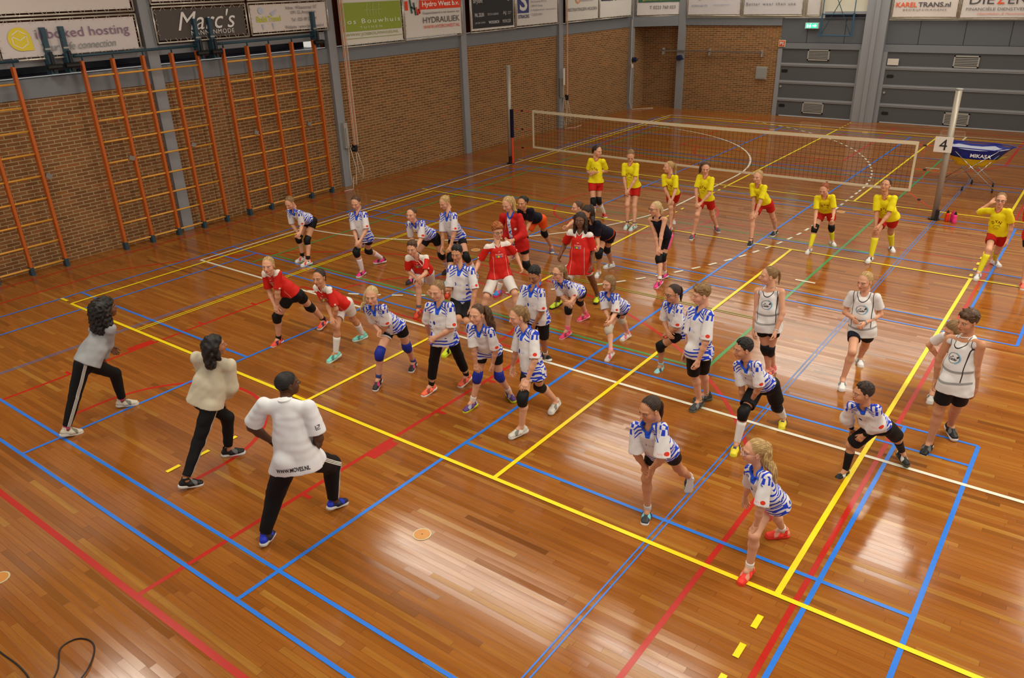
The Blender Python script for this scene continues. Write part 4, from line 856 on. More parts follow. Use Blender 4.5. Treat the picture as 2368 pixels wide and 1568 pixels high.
def ex_pinkside(g, base):
    l, f, v = g.sep(g.attr('tc')); return g.mix(((l)/.035).abs().lt(1.0)*f.gt(0.0), base, srgb(226, 96, 140))
def ex_trim(c):
    def e(g, base): l, f, v = g.sep(g.attr('tc')); return g.mix(v.gt(.90), base, c)
    return e
SHIRT = dict(ajax=cloth('white_polo_blue_streaks', srgb(222, 218, 218), .6, ex_ajax), red=cloth('red_team_shirt', srgb(204, 34, 24), .55, ex_red), yellow=cloth('yellow_team_shirt', srgb(232, 216, 24), .7),
             bib=cloth('white_team_bib', srgb(222, 218, 216), .7, ex_bib), navy=cloth('navy_team_shirt', srgb(20, 21, 36), .75, ex_navy), tank=cloth('dark_tank_top', srgb(22, 23, 36), .75), jacket=cloth('red_track_jacket', srgb(186, 28, 24), .7, ex_jacket),
             sweat=cloth('grey_sweatshirt', srgb(158, 158, 160), .9), cream=cloth('cream_knit_sweater', srgb(204, 194, 170), .95), tee=cloth('white_tee', srgb(226, 226, 230), .8))
PANT = dict(black=cloth('black_shorts', srgb(20, 20, 22), .65), navy=cloth('dark_navy_shorts', srgb(20, 24, 40), .65), white=cloth('white_shorts', srgb(222, 216, 210), .65), red=cloth('red_shorts', srgb(190, 30, 22), .7), orange=cloth('orange_shorts', srgb(236, 86, 24), .7),
            track=cloth('black_track_trousers', srgb(18, 18, 20), .65, ex_stripes), leggings=cloth('black_leggings', srgb(18, 18, 20), .75), whitetrim=cloth('black_shorts_white_edge', srgb(20, 20, 22), .65, ex_trim(srgb(214, 210, 206))),
            greypink=cloth('grey_shorts_pink_edge', srgb(168, 166, 170), .8, ex_trim(srgb(240, 110, 110))), pinkside=cloth('black_shorts_pink_side', srgb(20, 20, 24), .7, ex_pinkside))
SOLE_W = plain('white_rubber_sole', srgb(222, 218, 210), .5)
# ================================================================== one person
JN = ['hd', 'sl', 'sr', 'el', 'er', 'wl', 'wr', 'hl', 'hr', 'kl', 'kr', 'al', 'ar', 'tl', 'tr']
def project_decal(bvh, mb, org, right, up, out, name, mat, parent, lift=.0035):
    vs = []; org = Vector(org); right = Vector(right); up = Vector(up); out = Vector(out)
    for x, y, z in mb.v:
        p = org + right*x + up*y + out*.30; hit = bvh.ray_cast(p, -out, .55)
        q = hit[0] + hit[1]*0 + out*(lift + z) if hit[0] is not None else org + right*x + up*y + out*.06
        vs.append(tuple(q))
    mb.v = vs; return mb.build(name, mat, parent)
def frame2(mb2, w): return mb2
INK = plain('dark_print', srgb(38, 34, 38), .7, .1); INKR = plain('dark_red_print', srgb(132, 40, 22), .7, .1); INKN = plain('navy_print', srgb(34, 42, 92), .7, .1)
def stroke(b, pts, lw):
    for (xa, ya), (xb, yb) in zip(pts, pts[1:]):
        l = math.hypot(xb-xa, yb-ya) or 1; a, c = -(yb-ya)/l*lw/2, (xb-xa)/l*lw/2
        n = max(1, int(l/.015))
        for i in range(n):
            x0, y0, x1, y1 = xa+(xb-xa)*i/n, ya+(yb-ya)*i/n, xa+(xb-xa)*(i+1)/n, ya+(yb-ya)*(i+1)/n
            b.add([(x0+a, y0+c, 0), (x0-a, y0-c, 0), (x1-a, y1-c, 0), (x1+a, y1+c, 0)], [(0, 1, 2, 3)])
def glyph(b, s, x, y, h, rot=0, w=None, **k):
    t = MB(); write(t, s, (0, 0, 0), (1, 0, 0), (0, 1, 0), h=h, w=w, **k); c, sn = math.cos(rot), math.sin(rot)
    b.add([(x+vx*c-vy*sn, y+vx*sn+vy*c, 0) for vx, vy, vz in t.v], t.f)
def person(pid, pose, sp, label):
    H, Q, F2, HF2 = pose; Q = np.array(Q, float); J = dict(zip(JN, Q)); r = np.random.default_rng(hash_(pid))
    root = V3((J['al'][0]+J['ar'][0])/2, (J['al'][1]+J['ar'][1])/2, 0); dist = float(np.linalg.norm(root[:2])); h = .0075 if dist < 10 else (.0085 if dist < 14 else .010)
    nk = (J['sl']+J['sr'])/2; pc = (J['hl']+J['hr'])/2; u = nrm(nk-pc); lat = J['sl']-J['sr']; lat = nrm(lat-u*(lat@u)); fr = np.cross(lat, u); Z = V3(0, 0, 1)
    lean = float(np.sqrt(max(0, 1-u[2]**2))); fat = fat0 = sp.get('fat', 1.0); k = (.62*H/1.75+.38)*(1.08 if H < 1.6 else 1.03 if H < 1.75 else 1.02)
    for c_ in 'lr':   # wrists stay outside the clothed trunk
        w_ = J['w'+c_]; t_ = np.clip((w_-pc)@(nk-pc)/((nk-pc)@(nk-pc)), -.1, 1); v_ = w_-(pc+(nk-pc)*t_); rad = (.062*H+sp.get('loose', .012)+.022)*(1+.30*abs(float(nrm(v_)@lat)))
        if nrm_(v_) < rad and sp.get('hand') != 'hip': J['w'+c_] = pc+(nk-pc)*t_+nrm(v_+fr*.03)*rad
    S = {'l': 1, 'r': -1}; lo = Q.min(0)-.22; hi = Q.max(0)+.22; lo[2] = -.01
    # head frame
    hf = V3(HF2[0], HF2[1], 0); p = math.radians(sp.get('pitch', 8)); fw = nrm(hf*math.cos(p)-Z*math.sin(p)); rt = nrm(np.cross(fw, Z)); tilt = math.radians(sp.get('tilt', 0)); upv = np.cross(rt, fw)
    rt, upv = rt*math.cos(tilt)+upv*math.sin(tilt), upv*math.cos(tilt)-rt*math.sin(tilt); HM = np.stack([rt, fw, upv], 1); C = J['hd']
    at = lambda x, y, z: C + HM @ (V3(x, y, z)*k)
    # ---- body: limbs and trunk in one field, then the head and the hands joined on
    B = Field(lo, hi, h)
    B.cone(pc-u*.01*H, pc+u*.13*H, .044*H*fat, .042*H*fat, .03, lat, 1.4); B.cone(pc+u*.13*H, nk-u*.05*H, .042*H*fat, .045*H*fat, .03, lat, 1.45)
    bare = sp.get('sf', .85) == 0; off = .004 if bare else .014; rs_ = .026 if bare else .021; B.cone(J['sl']-lat*off-u*.010*H, J['sr']+lat*off-u*.010*H, rs_*H, rs_*H, .012); B.cone(nk-u*.03, at(0, -.03, -.09), .027*H, .046*k, .02)
    if bare: B.cone(nk+u*.008*H, J['sl']-lat*off, .026*H, .022*H, .015); B.cone(nk+u*.008*H, J['sr']+lat*off, .026*H, .022*H, .015)
    for c, s in S.items():
        hp, kn, an, to, sh, el, wr = (J[q+c] for q in 'hkatsew'); ax = nrm(an-kn); ft = nrm(to-an); ft[2] = 0; bk = -nrm(ft-ax*(ft@ax)); kf = kn + bk*-.004; fat = .84 if sp['pants'][1] > 1 else fat0
        B.cone(hp, kn, .0435*H*fat, .0300*H*fat, .02); B.cone(kn, kn+(an-kn)*.30+bk*.013, .0280*H*fat, .0300*H*fat, .025); B.cone(kn+(an-kn)*.30+bk*.013, an, .0298*H*fat, .0185*H, .02); B.ell(kf-bk*.006, I3, (.0285*H,)*3, .015)
        B.cone(an, an+ft*.05-Z*.02, .021*H, .018*H, .02)
        fat = fat0
        B.cone(sh-lat*s*off-u*.008*H, el, (.0262 if bare else .0225)*H*fat, .0200*H*fat, .012); B.cone(el, el+(wr-el)*.35, .0205*H*fat, .0215*H*fat, .02); B.cone(el+(wr-el)*.35, wr, .0210*H*fat, .0140*H, .015)
    parts = [B.mesh()]; nb = len(parts[0][0]); parts.append(place(HEAD, HM, C, k)); hc = [np.full((nb, 3), 9.0), HEAD[0]]
    for c, s in S.items():
        el, wr = J['e'+c], J['w'+c]; fd = nrm(wr-el); best = (9, None)
        for d in 'lr':
            for a, b in ((J['h'+d], J['k'+d]), (J['k'+d], J['a'+d])):
                t = np.clip((wr+fd*.05-a)@(b-a)/((b-a)@(b-a)), 0, 1); q = a+(b-a)*t; dd = nrm_(wr+fd*.05-q)
                if dd < best[0]: best = (dd, q)
        if sp.get('hand') == 'ear' and c == 'r': n = nrm(C-wr); hm = HAND[0]
        elif best[0] < .17: n = nrm(best[1]-(wr+fd*.04)); hm = HAND[0]
        elif sp.get('hand') == 'hip': n = nrm(pc-wr); hm = HAND[0]
        else: n = nrm(-lat*s*.9+fr*.1-(fd*0)); hm = HAND[1]
        dr = nrm(fd-n*(fd@n)*.75); n = nrm(n-dr*(n@dr)); bkv = -n; th = np.cross(dr, bkv)*(1 if c == 'l' else -1)
        kh = .92*H/1.5*(1.02 if H < 1.75 else .98); P, q = place(hm, np.stack([th, dr, bkv], 1), wr+fd*.006, kh)
        if c == 'r': q = q[:, ::-1]
        parts.append((P, q)); hc.append(np.full((len(P), 3), 9.0))
    P, q = joinm(parts)
    body = mesh_obj('person', P-root, q, SK[sp.get('skin', 'f')], None, {'hc': np.concatenate(hc)}); body.location = root
    tag(body, label, 'person', sp.get('group'))
    # ---- shirt
    ks = sp['shirt']; loose = sp.get('loose', .012); sf = sp.get('sf', .85); hem = sp.get('hem', .02)-.12*max(0, lean-.28)
    hemc = pc-u*hem*H; sag = -Z*.022*lean if lean > .3 else Z*0; bib = ks in ('bib', 'tank'); T = Field(lo, hi, h)
    fold = rwaves(r, .0075, 22, 48, 6); fine = rwaves(r, .0035, 60, 95, 5); nz = lambda g: fold(g)+fine(g)
    hc_ = [(hemc, -u)]; wst = pc+u*.13*H+fr*.006+sag; bag = loose + .008*lean
    po = {'bib': -.012, 'tank': .012}.get(ks, -.02); pl = [(J['sl']-lat*po, lat), (J['sr']+lat*po, -lat)]
    T.cone(hemc-u*.03+fr*.002, wst, (.0645*H+bag)*fat, (.053*H+bag)*fat, .03, lat, sp.get('wf', 1.38), cuts=hc_, noise=nz)
    T.cone(wst, nk-u*.055*H+fr*.008, (.053*H+bag)*fat, (.050*H+loose*.3)*fat, .02, lat, 1.36, cuts=hc_, noise=nz)
    if sp['pants'][1] and hem > -.02:
        for c in 'lr':
            hp, kn = J['h'+c], J['k'+c]; rr = (.0505*H+sp['pants'][2]*.5)*fat+.009; q_ = min(1, max(0, (float(nrm(kn-hp)@-u)-.50)/.25))
            if q_ > .05: T.cone(hp+u*.01, hp+(kn-hp)*.42*q_, rr, rr+.003, .025, cuts=hc_)
    SL, SR = J['sl']-lat*.012-u*.010*H, J['sr']+lat*.012-u*.010*H; T.cone(SL, SR, .0275*H, .0275*H, .015, cuts=pl); T.cone(nk+u*.016*H-fr*.006, SL+u*.004, .027*H, .024*H, .012, cuts=pl); T.cone(nk+u*.016*H-fr*.006, SR+u*.004, .027*H, .024*H, .012, cuts=pl)
    if ks in ('cream', 'sweat', 'tee'):
        for S_ in (SL, SR): T.cone(nk-u*.008*H, S_-u*.010*H, (.042 if ks == 'cream' else .034)*H, (.034 if ks == 'cream' else .028)*H, .04)
    r0, r1 = .0300*H*fat+loose*.12, (.0285*H*fat+loose*.85)*sp.get('slw', 1.0)
    if sf > 0:
        for c, s in S.items():
            sh, el, wr = J['s'+c], J['e'+c], J['w'+c]
            if sf <= 1:
                e = sh+(el-sh)*sf; ad = nrm(el-sh); s0 = sh-lat*s*.010; T.cone(s0, e+ad*.02, r0, r1, .018, cuts=[(e, ad)], noise=fine)
                if r1 > .045: T.cone(e-ad*.02, e+ad*.07, r1-.0165, r1-.0145, 0, mode='s')
            else:
                e = el+(wr-el)*(sf-1); ad = nrm(wr-el); T.cone(sh-lat*s*.010, el, r0, r1, .018, noise=nz); T.cone(el, e+ad*.01, r1, r1*.72, .03, cuts=[(e, ad)], noise=nz)
    T.cone(nk+u*.012*H, nk+(C-nk)*.8, .043*k+.004, .058*k, .006, mode='s')
    vd = sp['collar'][2] if sp.get('collar') else 0
    if vd > .02: T.cone(nk+u*.02*H+fr*.03, nk+u*(.012*H-vd)+fr*.10, .030*k, .003, .003, mode='s')
    if ks == 'cream': T.cone(nk+u*.02*H+lat*-.03, nk+u*.06*H-lat*.06, .05, .07, .01, mode='s')
    if hem > -.05: pass
    P, q = T.mesh(); d = P-pc; ln = float((nk-hemc)@u)+.03*H; tc = np.stack([d@lat, d@fr, ((nk+u*.03*H-P)@u)/ln], 1); sv = np.zeros((len(P), 3))
    for c, s in S.items():
        sh, el = J['s'+c], J['e'+c]; ad = nrm(el-sh); L = nrm_(el-sh)*(min(sf, 1) or 1); t = (P-sh)@ad/L; w_ = P-sh-np.outer((P-sh)@ad, ad); rr = np.linalg.norm(w_, axis=1)
        ol = nrm(lat*s-ad*((lat*s)@ad)); of = nrm(fr-ad*(fr@ad)); m = (rr < r1*1.35) & (t > .03) & ((np.abs(d@lat) > .083*H) | (t > .5)) & (sf > 0) & ((d@lat)*s > 0)
        sv[m] = np.stack([np.clip(t, .021, 1), np.arctan2(w_@of, w_@ol), np.full(len(P), s)], 1)[m]
    shirt = mesh_obj(sp.get('shirt_name', 'shirt'), P, q, SHIRT[ks], body, {'tc': tc, 'sv': sv})
    # collar
    if sp.get('collar'):
        cc, cr, drop = sp['collar']; m = MB(); pts = []; bv = BVHTree.FromPolygons([Vector(a) for a in P.tolist()], q.tolist())
        for i in range(28):
            a = 2*PI*i/28; f_ = max(0, math.sin(a)); ce = nk+u*(.034*H-(drop+.012)*f_**2.2)+(C-nk)*.0; di = nrm(lat*math.cos(a)*(1-.45*f_**4)+fr*math.sin(a)); e_ = ce+di*(.050*k+.004)
            if f_ > .25:
                hit = bv.ray_cast(Vector(ce+di*.22), Vector(-di), .20)
                if hit[0] is not None: e_ = np.array(hit[0])+di*.001
            pts.append(tuple(e_))
        pts.append(pts[0]); m.tube(pts, cr, 8, caps=False, ry=.8); m.build('collar', colr(cc, 'collar_rib'), body, smooth=True)
    # prints on the shirt
    bvh = None; mid = lambda v, o=0: nk+u*.03*H-u*ln*v+lat*o
    if ks in ('yellow', 'bib', 'red', 'tee'): bvh = BVHTree.FromPolygons([Vector(a) for a in P.tolist()], q.tolist())
    if ks == 'yellow':
        b = MB(); sc = H/1.5*.95
        for ch, x, y, ro in (('D', -.052, -.012, .42), ('Y', -.002, .012, .0), ('N', .048, -.010, -.45)): glyph(b, ch, x*sc, y*sc, .048*sc, ro, bold=True)
        project_decal(bvh, b, mid(.42), lat, u, fr, 'chest_letters', INKR, shirt)
        b = MB(); stroke(b, [(.045*math.cos(a)*1.0, -.085+.034*math.sin(a)) for a in np.linspace(.3, 5.6, 14)], .004); stroke(b, [(.01, -.065), (.03, -.045), (.05, -.05), (.042, -.07), (.06, -.08)], .006); stroke(b, [(-.02, -.1), (.0, -.09), (.02, -.11)], .004)
        project_decal(bvh, b, mid(.42), lat, u, fr, 'chest_drawing', plain('olive_print', srgb(128, 110, 24), .7), shirt)
    if ks == 'bib':
        b = MB(); ring = lambda rx, ry, w, col, dx=0: None
        a_ = np.linspace(0, 2*PI, 26); stroke(b, [(.062*math.cos(a), .052*math.sin(a)) for a in a_], .0035); glyph(b, 'de', -.012, .014, .016, 0, italic=True, bold=True); glyph(b, 'Ceder', -.002, -.012, .030, 0, w=.092, italic=True, bold=True)
        b.add([(.028, .004, 0), (.05, .004, 0), (.054, .02, 0), (.046, .026, 0), (.036, .018, 0)], [(0, 1, 2, 3, 4)])
        project_decal(bvh, b, mid(.36), lat, u, fr, 'oval_emblem', INK, shirt)
        b = MB(); stroke(b, [(.070*math.cos(a), .058*math.sin(a)) for a in np.linspace(-1.2, 1.3, 12)], .010); stroke(b, [(.068*math.cos(a), .057*math.sin(a)) for a in np.linspace(2.6, 3.9, 8)], .004)
        project_decal(bvh, b, mid(.36), lat, u, fr, 'emblem_halo', plain('pale_blue_print', srgb(130, 184, 214), .7), shirt)
    if ks == 'red' and not sp.get('plainchest'):
        b = MB(); glyph(b, 'De Pionier', 0, .030, .020, 0, w=.115, bold=True); glyph(b, '▬', 0, .068, .008, 0, w=.032); project_decal(bvh, b, mid(.36), lat, u, fr, 'chest_lettering', plain('pale_print', srgb(226, 196, 190), .7), shirt)
        for i, cc in enumerate(((70, 130, 112), (222, 196, 30), (84, 124, 196), (222, 110, 100))):
            b = MB(); x0 = -.056+.029*i; b.add([(x0, -.016, 0), (x0+.026, -.016, 0), (x0+.026, .012, 0), (x0, .012, 0)], [(0, 1, 2, 3)]); project_decal(bvh, b, mid(.36), lat, u, fr, 'emblem_square', colr(cc, 'print_ink'), shirt)
    if ks == 'tee':
        b = MB(); glyph(b, 'WWW.MOVES.NL', 0, 0, .042, 0, w=.29, bold=True); project_decal(bvh, b, mid(.90), -lat, u, -fr, 'hem_lettering', INK, shirt)
        b = MB(); stroke(b, [(-.02, .02), (-.02, -.02), (.02, -.02)], .005); stroke(b, [(-.005, .018), (.02, .018), (.005, -.008)], .006); stroke(b, [(-.012, .0), (-.002, -.01)], .006)
        ad = nrm(J['er']-J['sr']); ol = nrm(-lat*.6-fr*.8); ol = nrm(ol-ad*(ol@ad)); project_decal(bvh, b, J['sr']+(J['er']-J['sr'])*.55, np.cross(-ad, ol), -ad, ol, 'sleeve_emblem', INK, shirt)
    # ---- shorts or trousers
    kp, fz, tight = sp['pants']; Pn = Field(lo, hi, h); wn = rwaves(r, .006 if tight > .005 else .002, 25, 60, 6); segs = []
    Pn.cone(pc-u*.005*H, pc+u*.085*H, (.056*H+tight*.6)*fat, (.050*H)*fat, .03, lat, 1.36, cuts=[(pc+u*.10*H, u)], noise=wn)
    for c, s in S.items():
        hp, kn, an = J['h'+c], J['k'+c], J['a'+c]; a1 = nrm(kn-hp); a2 = nrm(an-kn)
        if fz <= 1:
            e = hp+(kn-hp)*fz; re = .0465*H*fat*(1-fz)+.033*H*fat*fz+.006+tight
            Pn.cone(hp, e+a1*.01, (.0480*H+tight*.5)*fat, re, .02, cuts=[(e, a1)], noise=wn)
            if tight > .009: Pn.cone(e-a1*.02, e+a1*.08, re-.0165, re-.0145, 0, mode='s')
            segs.append((c, s, hp, e, 0, 1))
        else:
            e = kn+(an-kn)*(fz-1); rk = .035*H*fat+tight; Pn.cone(hp, kn, (.050*H+tight*.5)*fat, rk, .025, noise=wn); Pn.cone(kn, e+a2*.01, rk, (.0235*H+tight*.8) if fz > 1.8 else .033*H+tight*.5, .02, cuts=[(e, a2)], noise=wn)
            segs += [(c, s, hp, kn, 0, .5), (c, s, kn, e, .5, 1)]
    P, q = Pn.mesh(); best = np.full(len(P), 9.); tc = np.zeros((len(P), 3))
    for c, s, a, b, v0, v1 in segs:
        ab = b-a; t = np.clip((P-a)@ab/(ab@ab), 0, 1); w_ = P-a-np.outer(t, ab); rr = np.linalg.norm(w_, axis=1); ad = nrm(ab); side = lat*s; ol = nrm(side-ad*(side@ad)); of = nrm(np.cross(ad, ol))
        m = rr < best; best[m] = rr[m]; tc[m] = np.stack([w_@of, w_@ol, v0+(v1-v0)*t], 1)[m]
    mesh_obj('trousers' if fz > 1 else 'shorts', P, q, PANT[kp], body, {'tc': tc})
    # ---- knee pads, socks, shoes
    for c in 'lr':
        hp, kn, an, to = (J[x+c] for x in 'hkat'); f2 = V3(F2[0], F2[1], 0)
        if sp.get('pads') and c in sp['pads'][0]:
            a1 = nrm(hp-kn); a2 = nrm(an-kn); ax = nrm(a2-a1); fo = nrm(f2-ax*(f2@ax)); pts = [kn+a1*.078*H/1.5, kn+a1*.035*H/1.5+fo*.006, kn+fo*.010, kn+a2*.035*H/1.5+fo*.006, kn+a2*.078*H/1.5]
            MB().tube(pts, [.0345*H*fat+.005, .0360*H*fat+.007, .0370*H*fat+.009, .0345*H*fat+.007, .0315*H*fat+.005], 16, ref=fo).build('knee_pad', colr(sp['pads'][1], 'knee_pad_knit'), body, smooth=True)
        if sp.get('sock'):
            cc, f_ = sp['sock'][:2]
            if c == 'r' and len(sp['sock']) > 2: cc, f_ = sp['sock'][2]
            ax = nrm(an-kn); ft = nrm(to-an); ft[2] = 0; bk = -nrm(ft-ax*(ft@ax)); n = 6; pts = []; rs = []
            for i in range(n+1):
                t = 1-f_*i/n; p_ = kn+(an-kn)*t; o_ = .013*(1-abs(t-.3)/.7) if t > .3 else .013*t/.3; pts.append(p_+bk*o_); rs.append((.0185+(.0298-.0185)*min(1, (1-t)/.7))*H*fat+.0062)
            MB().tube([an-Z*.02]+pts, [rs[0]]+rs, 14, ref=bk).build('sock', colr(cc, 'sock_knit'), body, smooth=True)
        Ls = .165*H if H < 1.72 else .152*H; hl = an-Z*.055; y = nrm(to-hl); xx = nrm(np.cross(y, Z)); zz = np.cross(xx, y); M = np.stack([xx, y, zz], 1); o_ = hl+zz*(.345*Ls-.030)
        up_c, so_c = sp['shoes'][:2]; sh_ = mesh_obj('shoe', *place(SHOE_UP, M, o_, Ls), shoe_mat(up_c, sp['shoes'][2] if len(sp['shoes']) > 2 else None, len(sp['shoes']) > 3), body, {'sc': SHOE_UP[0]})
        mesh_obj('sole', *place(SHOE_SOLE, M, o_, Ls), colr(so_c, 'shoe_sole'), sh_)
        lc = MB(); lcol = sp.get('laces', (220, 216, 208))
        for i in range(4):
            yy = .10+.065*i; zz_ = .015-.042*i-.0; pp = [o_+M@V3(x_*Ls, (yy+abs(x_)*.0)*Ls, (zz_-x_*x_*3.2+.012)*Ls) for x_ in (-.065, -.03, 0, .03, .065)]; lc.tube([tuple(v) for v in pp], .0032, 5)
        lc.build('laces', colr(lcol, 'lace_cord'), sh_)
    # ---- hair
    hs, hcname = sp['hair']; 
    if hs not in _hair: _hair[hs] = hair_master(hs)
    hm = HR[hcname]; hair = mesh_obj('hair', *place(_hair[hs], HM, C, k), hm, body, {'hl': _hair[hs][0]})
    if sp.get('tail'):
        ln_, rad = sp['tail'][:2]; sd = sp['tail'][2] if len(sp['tail']) > 2 else 0; crown = sp['tail'][3] if len(sp['tail']) > 3 else .035
        p0 = at(sd*.03, -.100, crown); p1 = at(sd*.075, -.122 if not sd else -.10, crown+.004); pts = [p0, p1]; d_ = nrm(p1-p0)
        for i in range(6):
            d_ = nrm(d_*.35-Z*.85+rt*sd*.10); p_ = pts[-1]+d_*ln_/6
            for a, b, rr in ((nk, pc, .095*H/1.5+.012), (J['sl'], J['sr'], .06*H/1.5+.01)):
                t = np.clip((p_-a)@(b-a)/((b-a)@(b-a)), 0, 1); c_ = a+(b-a)*t; w_ = p_-c_
                if nrm_(w_) < rr+rad*.6: p_ = c_+nrm(w_)*(rr+rad*.6)
            pts.append(p_)
        prof = [.45, .8, 1.05, 1.1, 1.0, .85, .6, .22]; T_ = MB(); sm = spline([tuple(x) for x in pts], 5); n = 18; m = len(sm); prev = None; base = 0
        for i, p_ in enumerate(sm):
            t = (sm[min(i+1, m-1)]-sm[max(i-1, 0)]).normalized(); prev = (prev-t*prev.dot(t)).normalized() if prev is not None else t.orthogonal().normalized(); y = t.cross(prev); q_ = i/(m-1)*7; i0 = min(6, int(q_)); rr = rad*(prof[i0]*(1-q_+i0)+prof[i0+1]*(q_-i0))
            for j in range(n): a = 2*PI*j/n; w_ = rr*(1+.13*math.sin(5*a+i*.35)+.07*math.sin(9*a-i*.5)); T_.v.append(tuple(p_+prev*math.cos(a)*w_+y*math.sin(a)*w_*.8))
        for i in range(m-1):
            for j in range(n): T_.f.append([i*n+j, i*n+(j+1) % n, (i+1)*n+(j+1) % n, (i+1)*n+j]); T_.m.append(0)
        T_.f += [list(range(n))[::-1], [(m-1)*n+j for j in range(n)]]; T_.m += [0, 0]; tl = T_.build('ponytail', hm, body, smooth=True)
        MB().tube([tuple(p0+(p1-p0)*.25), tuple(p0+(p1-p0)*.6)], rad*.62, 12).build('hair_tie', colr(sp.get('tie', (40, 30, 30)), 'hair_band'), body)
    if sp.get('glasses'):
        g = MB(); gc = colr(sp['glasses'], 'spectacle_frame')
        for s in (-1, 1):
            pts = [tuple(at(s*.033+.0215*math.cos(a), .100-.12*abs(s*.033+.0215*math.cos(a))**1.2*.5, .001+.0155*math.sin(a))) for a in np.linspace(0, 2*PI, 15)]; g.tube(pts, .0022*k, 6, caps=False)
            g.tube([tuple(at(s*.054, .094, .004)), tuple(at(s*.074, .05, .004)), tuple(at(s*.080, -.005, -.002))], .002*k, 6)
        g.tube([tuple(at(-.012, .101, .004)), tuple(at(.012, .101, .004))], .0022*k, 6); g.build('glasses', gc, body)
    for kind, c, col in sp.get('bands', ()):
        a, b = J['e'+c], J['w'+c]; ad = nrm(b-a); w0, w1, rr = (.70, .92, .020*H) if kind == 'wristband' else (.92, .97, .0165*H)
        MB().tube([tuple(a+(b-a)*w0), tuple(a+(b-a)*w1)], rr, 14).build(kind, colr(col, 'band_cloth'), body, smooth=True)
    return body
def shoe_mat(c, c2=None, toe=False):
    key = ('shoe', c, c2, toe)
    if key in _plain: return _plain[key]
    g = G('shoe_upper_%02x%02x%02x' % c, .5, .35); x, y, z = g.sep(g.attr('sc')); nz = g.noise(g.attr('sc'), 12, 2)
    a = srgb(*c); base = g.mix(nz, tuple(v*.9 for v in a), tuple(min(1, v*1.08) for v in a)); b2 = srgb(*(c2 or tuple(int(v*.6+(90 if sum(c) < 200 else 0)) for v in c)))
    st = ((y*9+z*7).sin().gt(.72)) * x.abs().gt(.07) * y.gt(-.1) * y.lt(.35); base = g.mix(st, base, b2)
    if toe: base = g.mix((y-.34).gt(0), base, b2)
    elif c2: base = g.mix(y.lt(-.16).mx(z.gt(.03)), base, b2)
    g.col(base); _plain[key] = g.mat; return g.mat
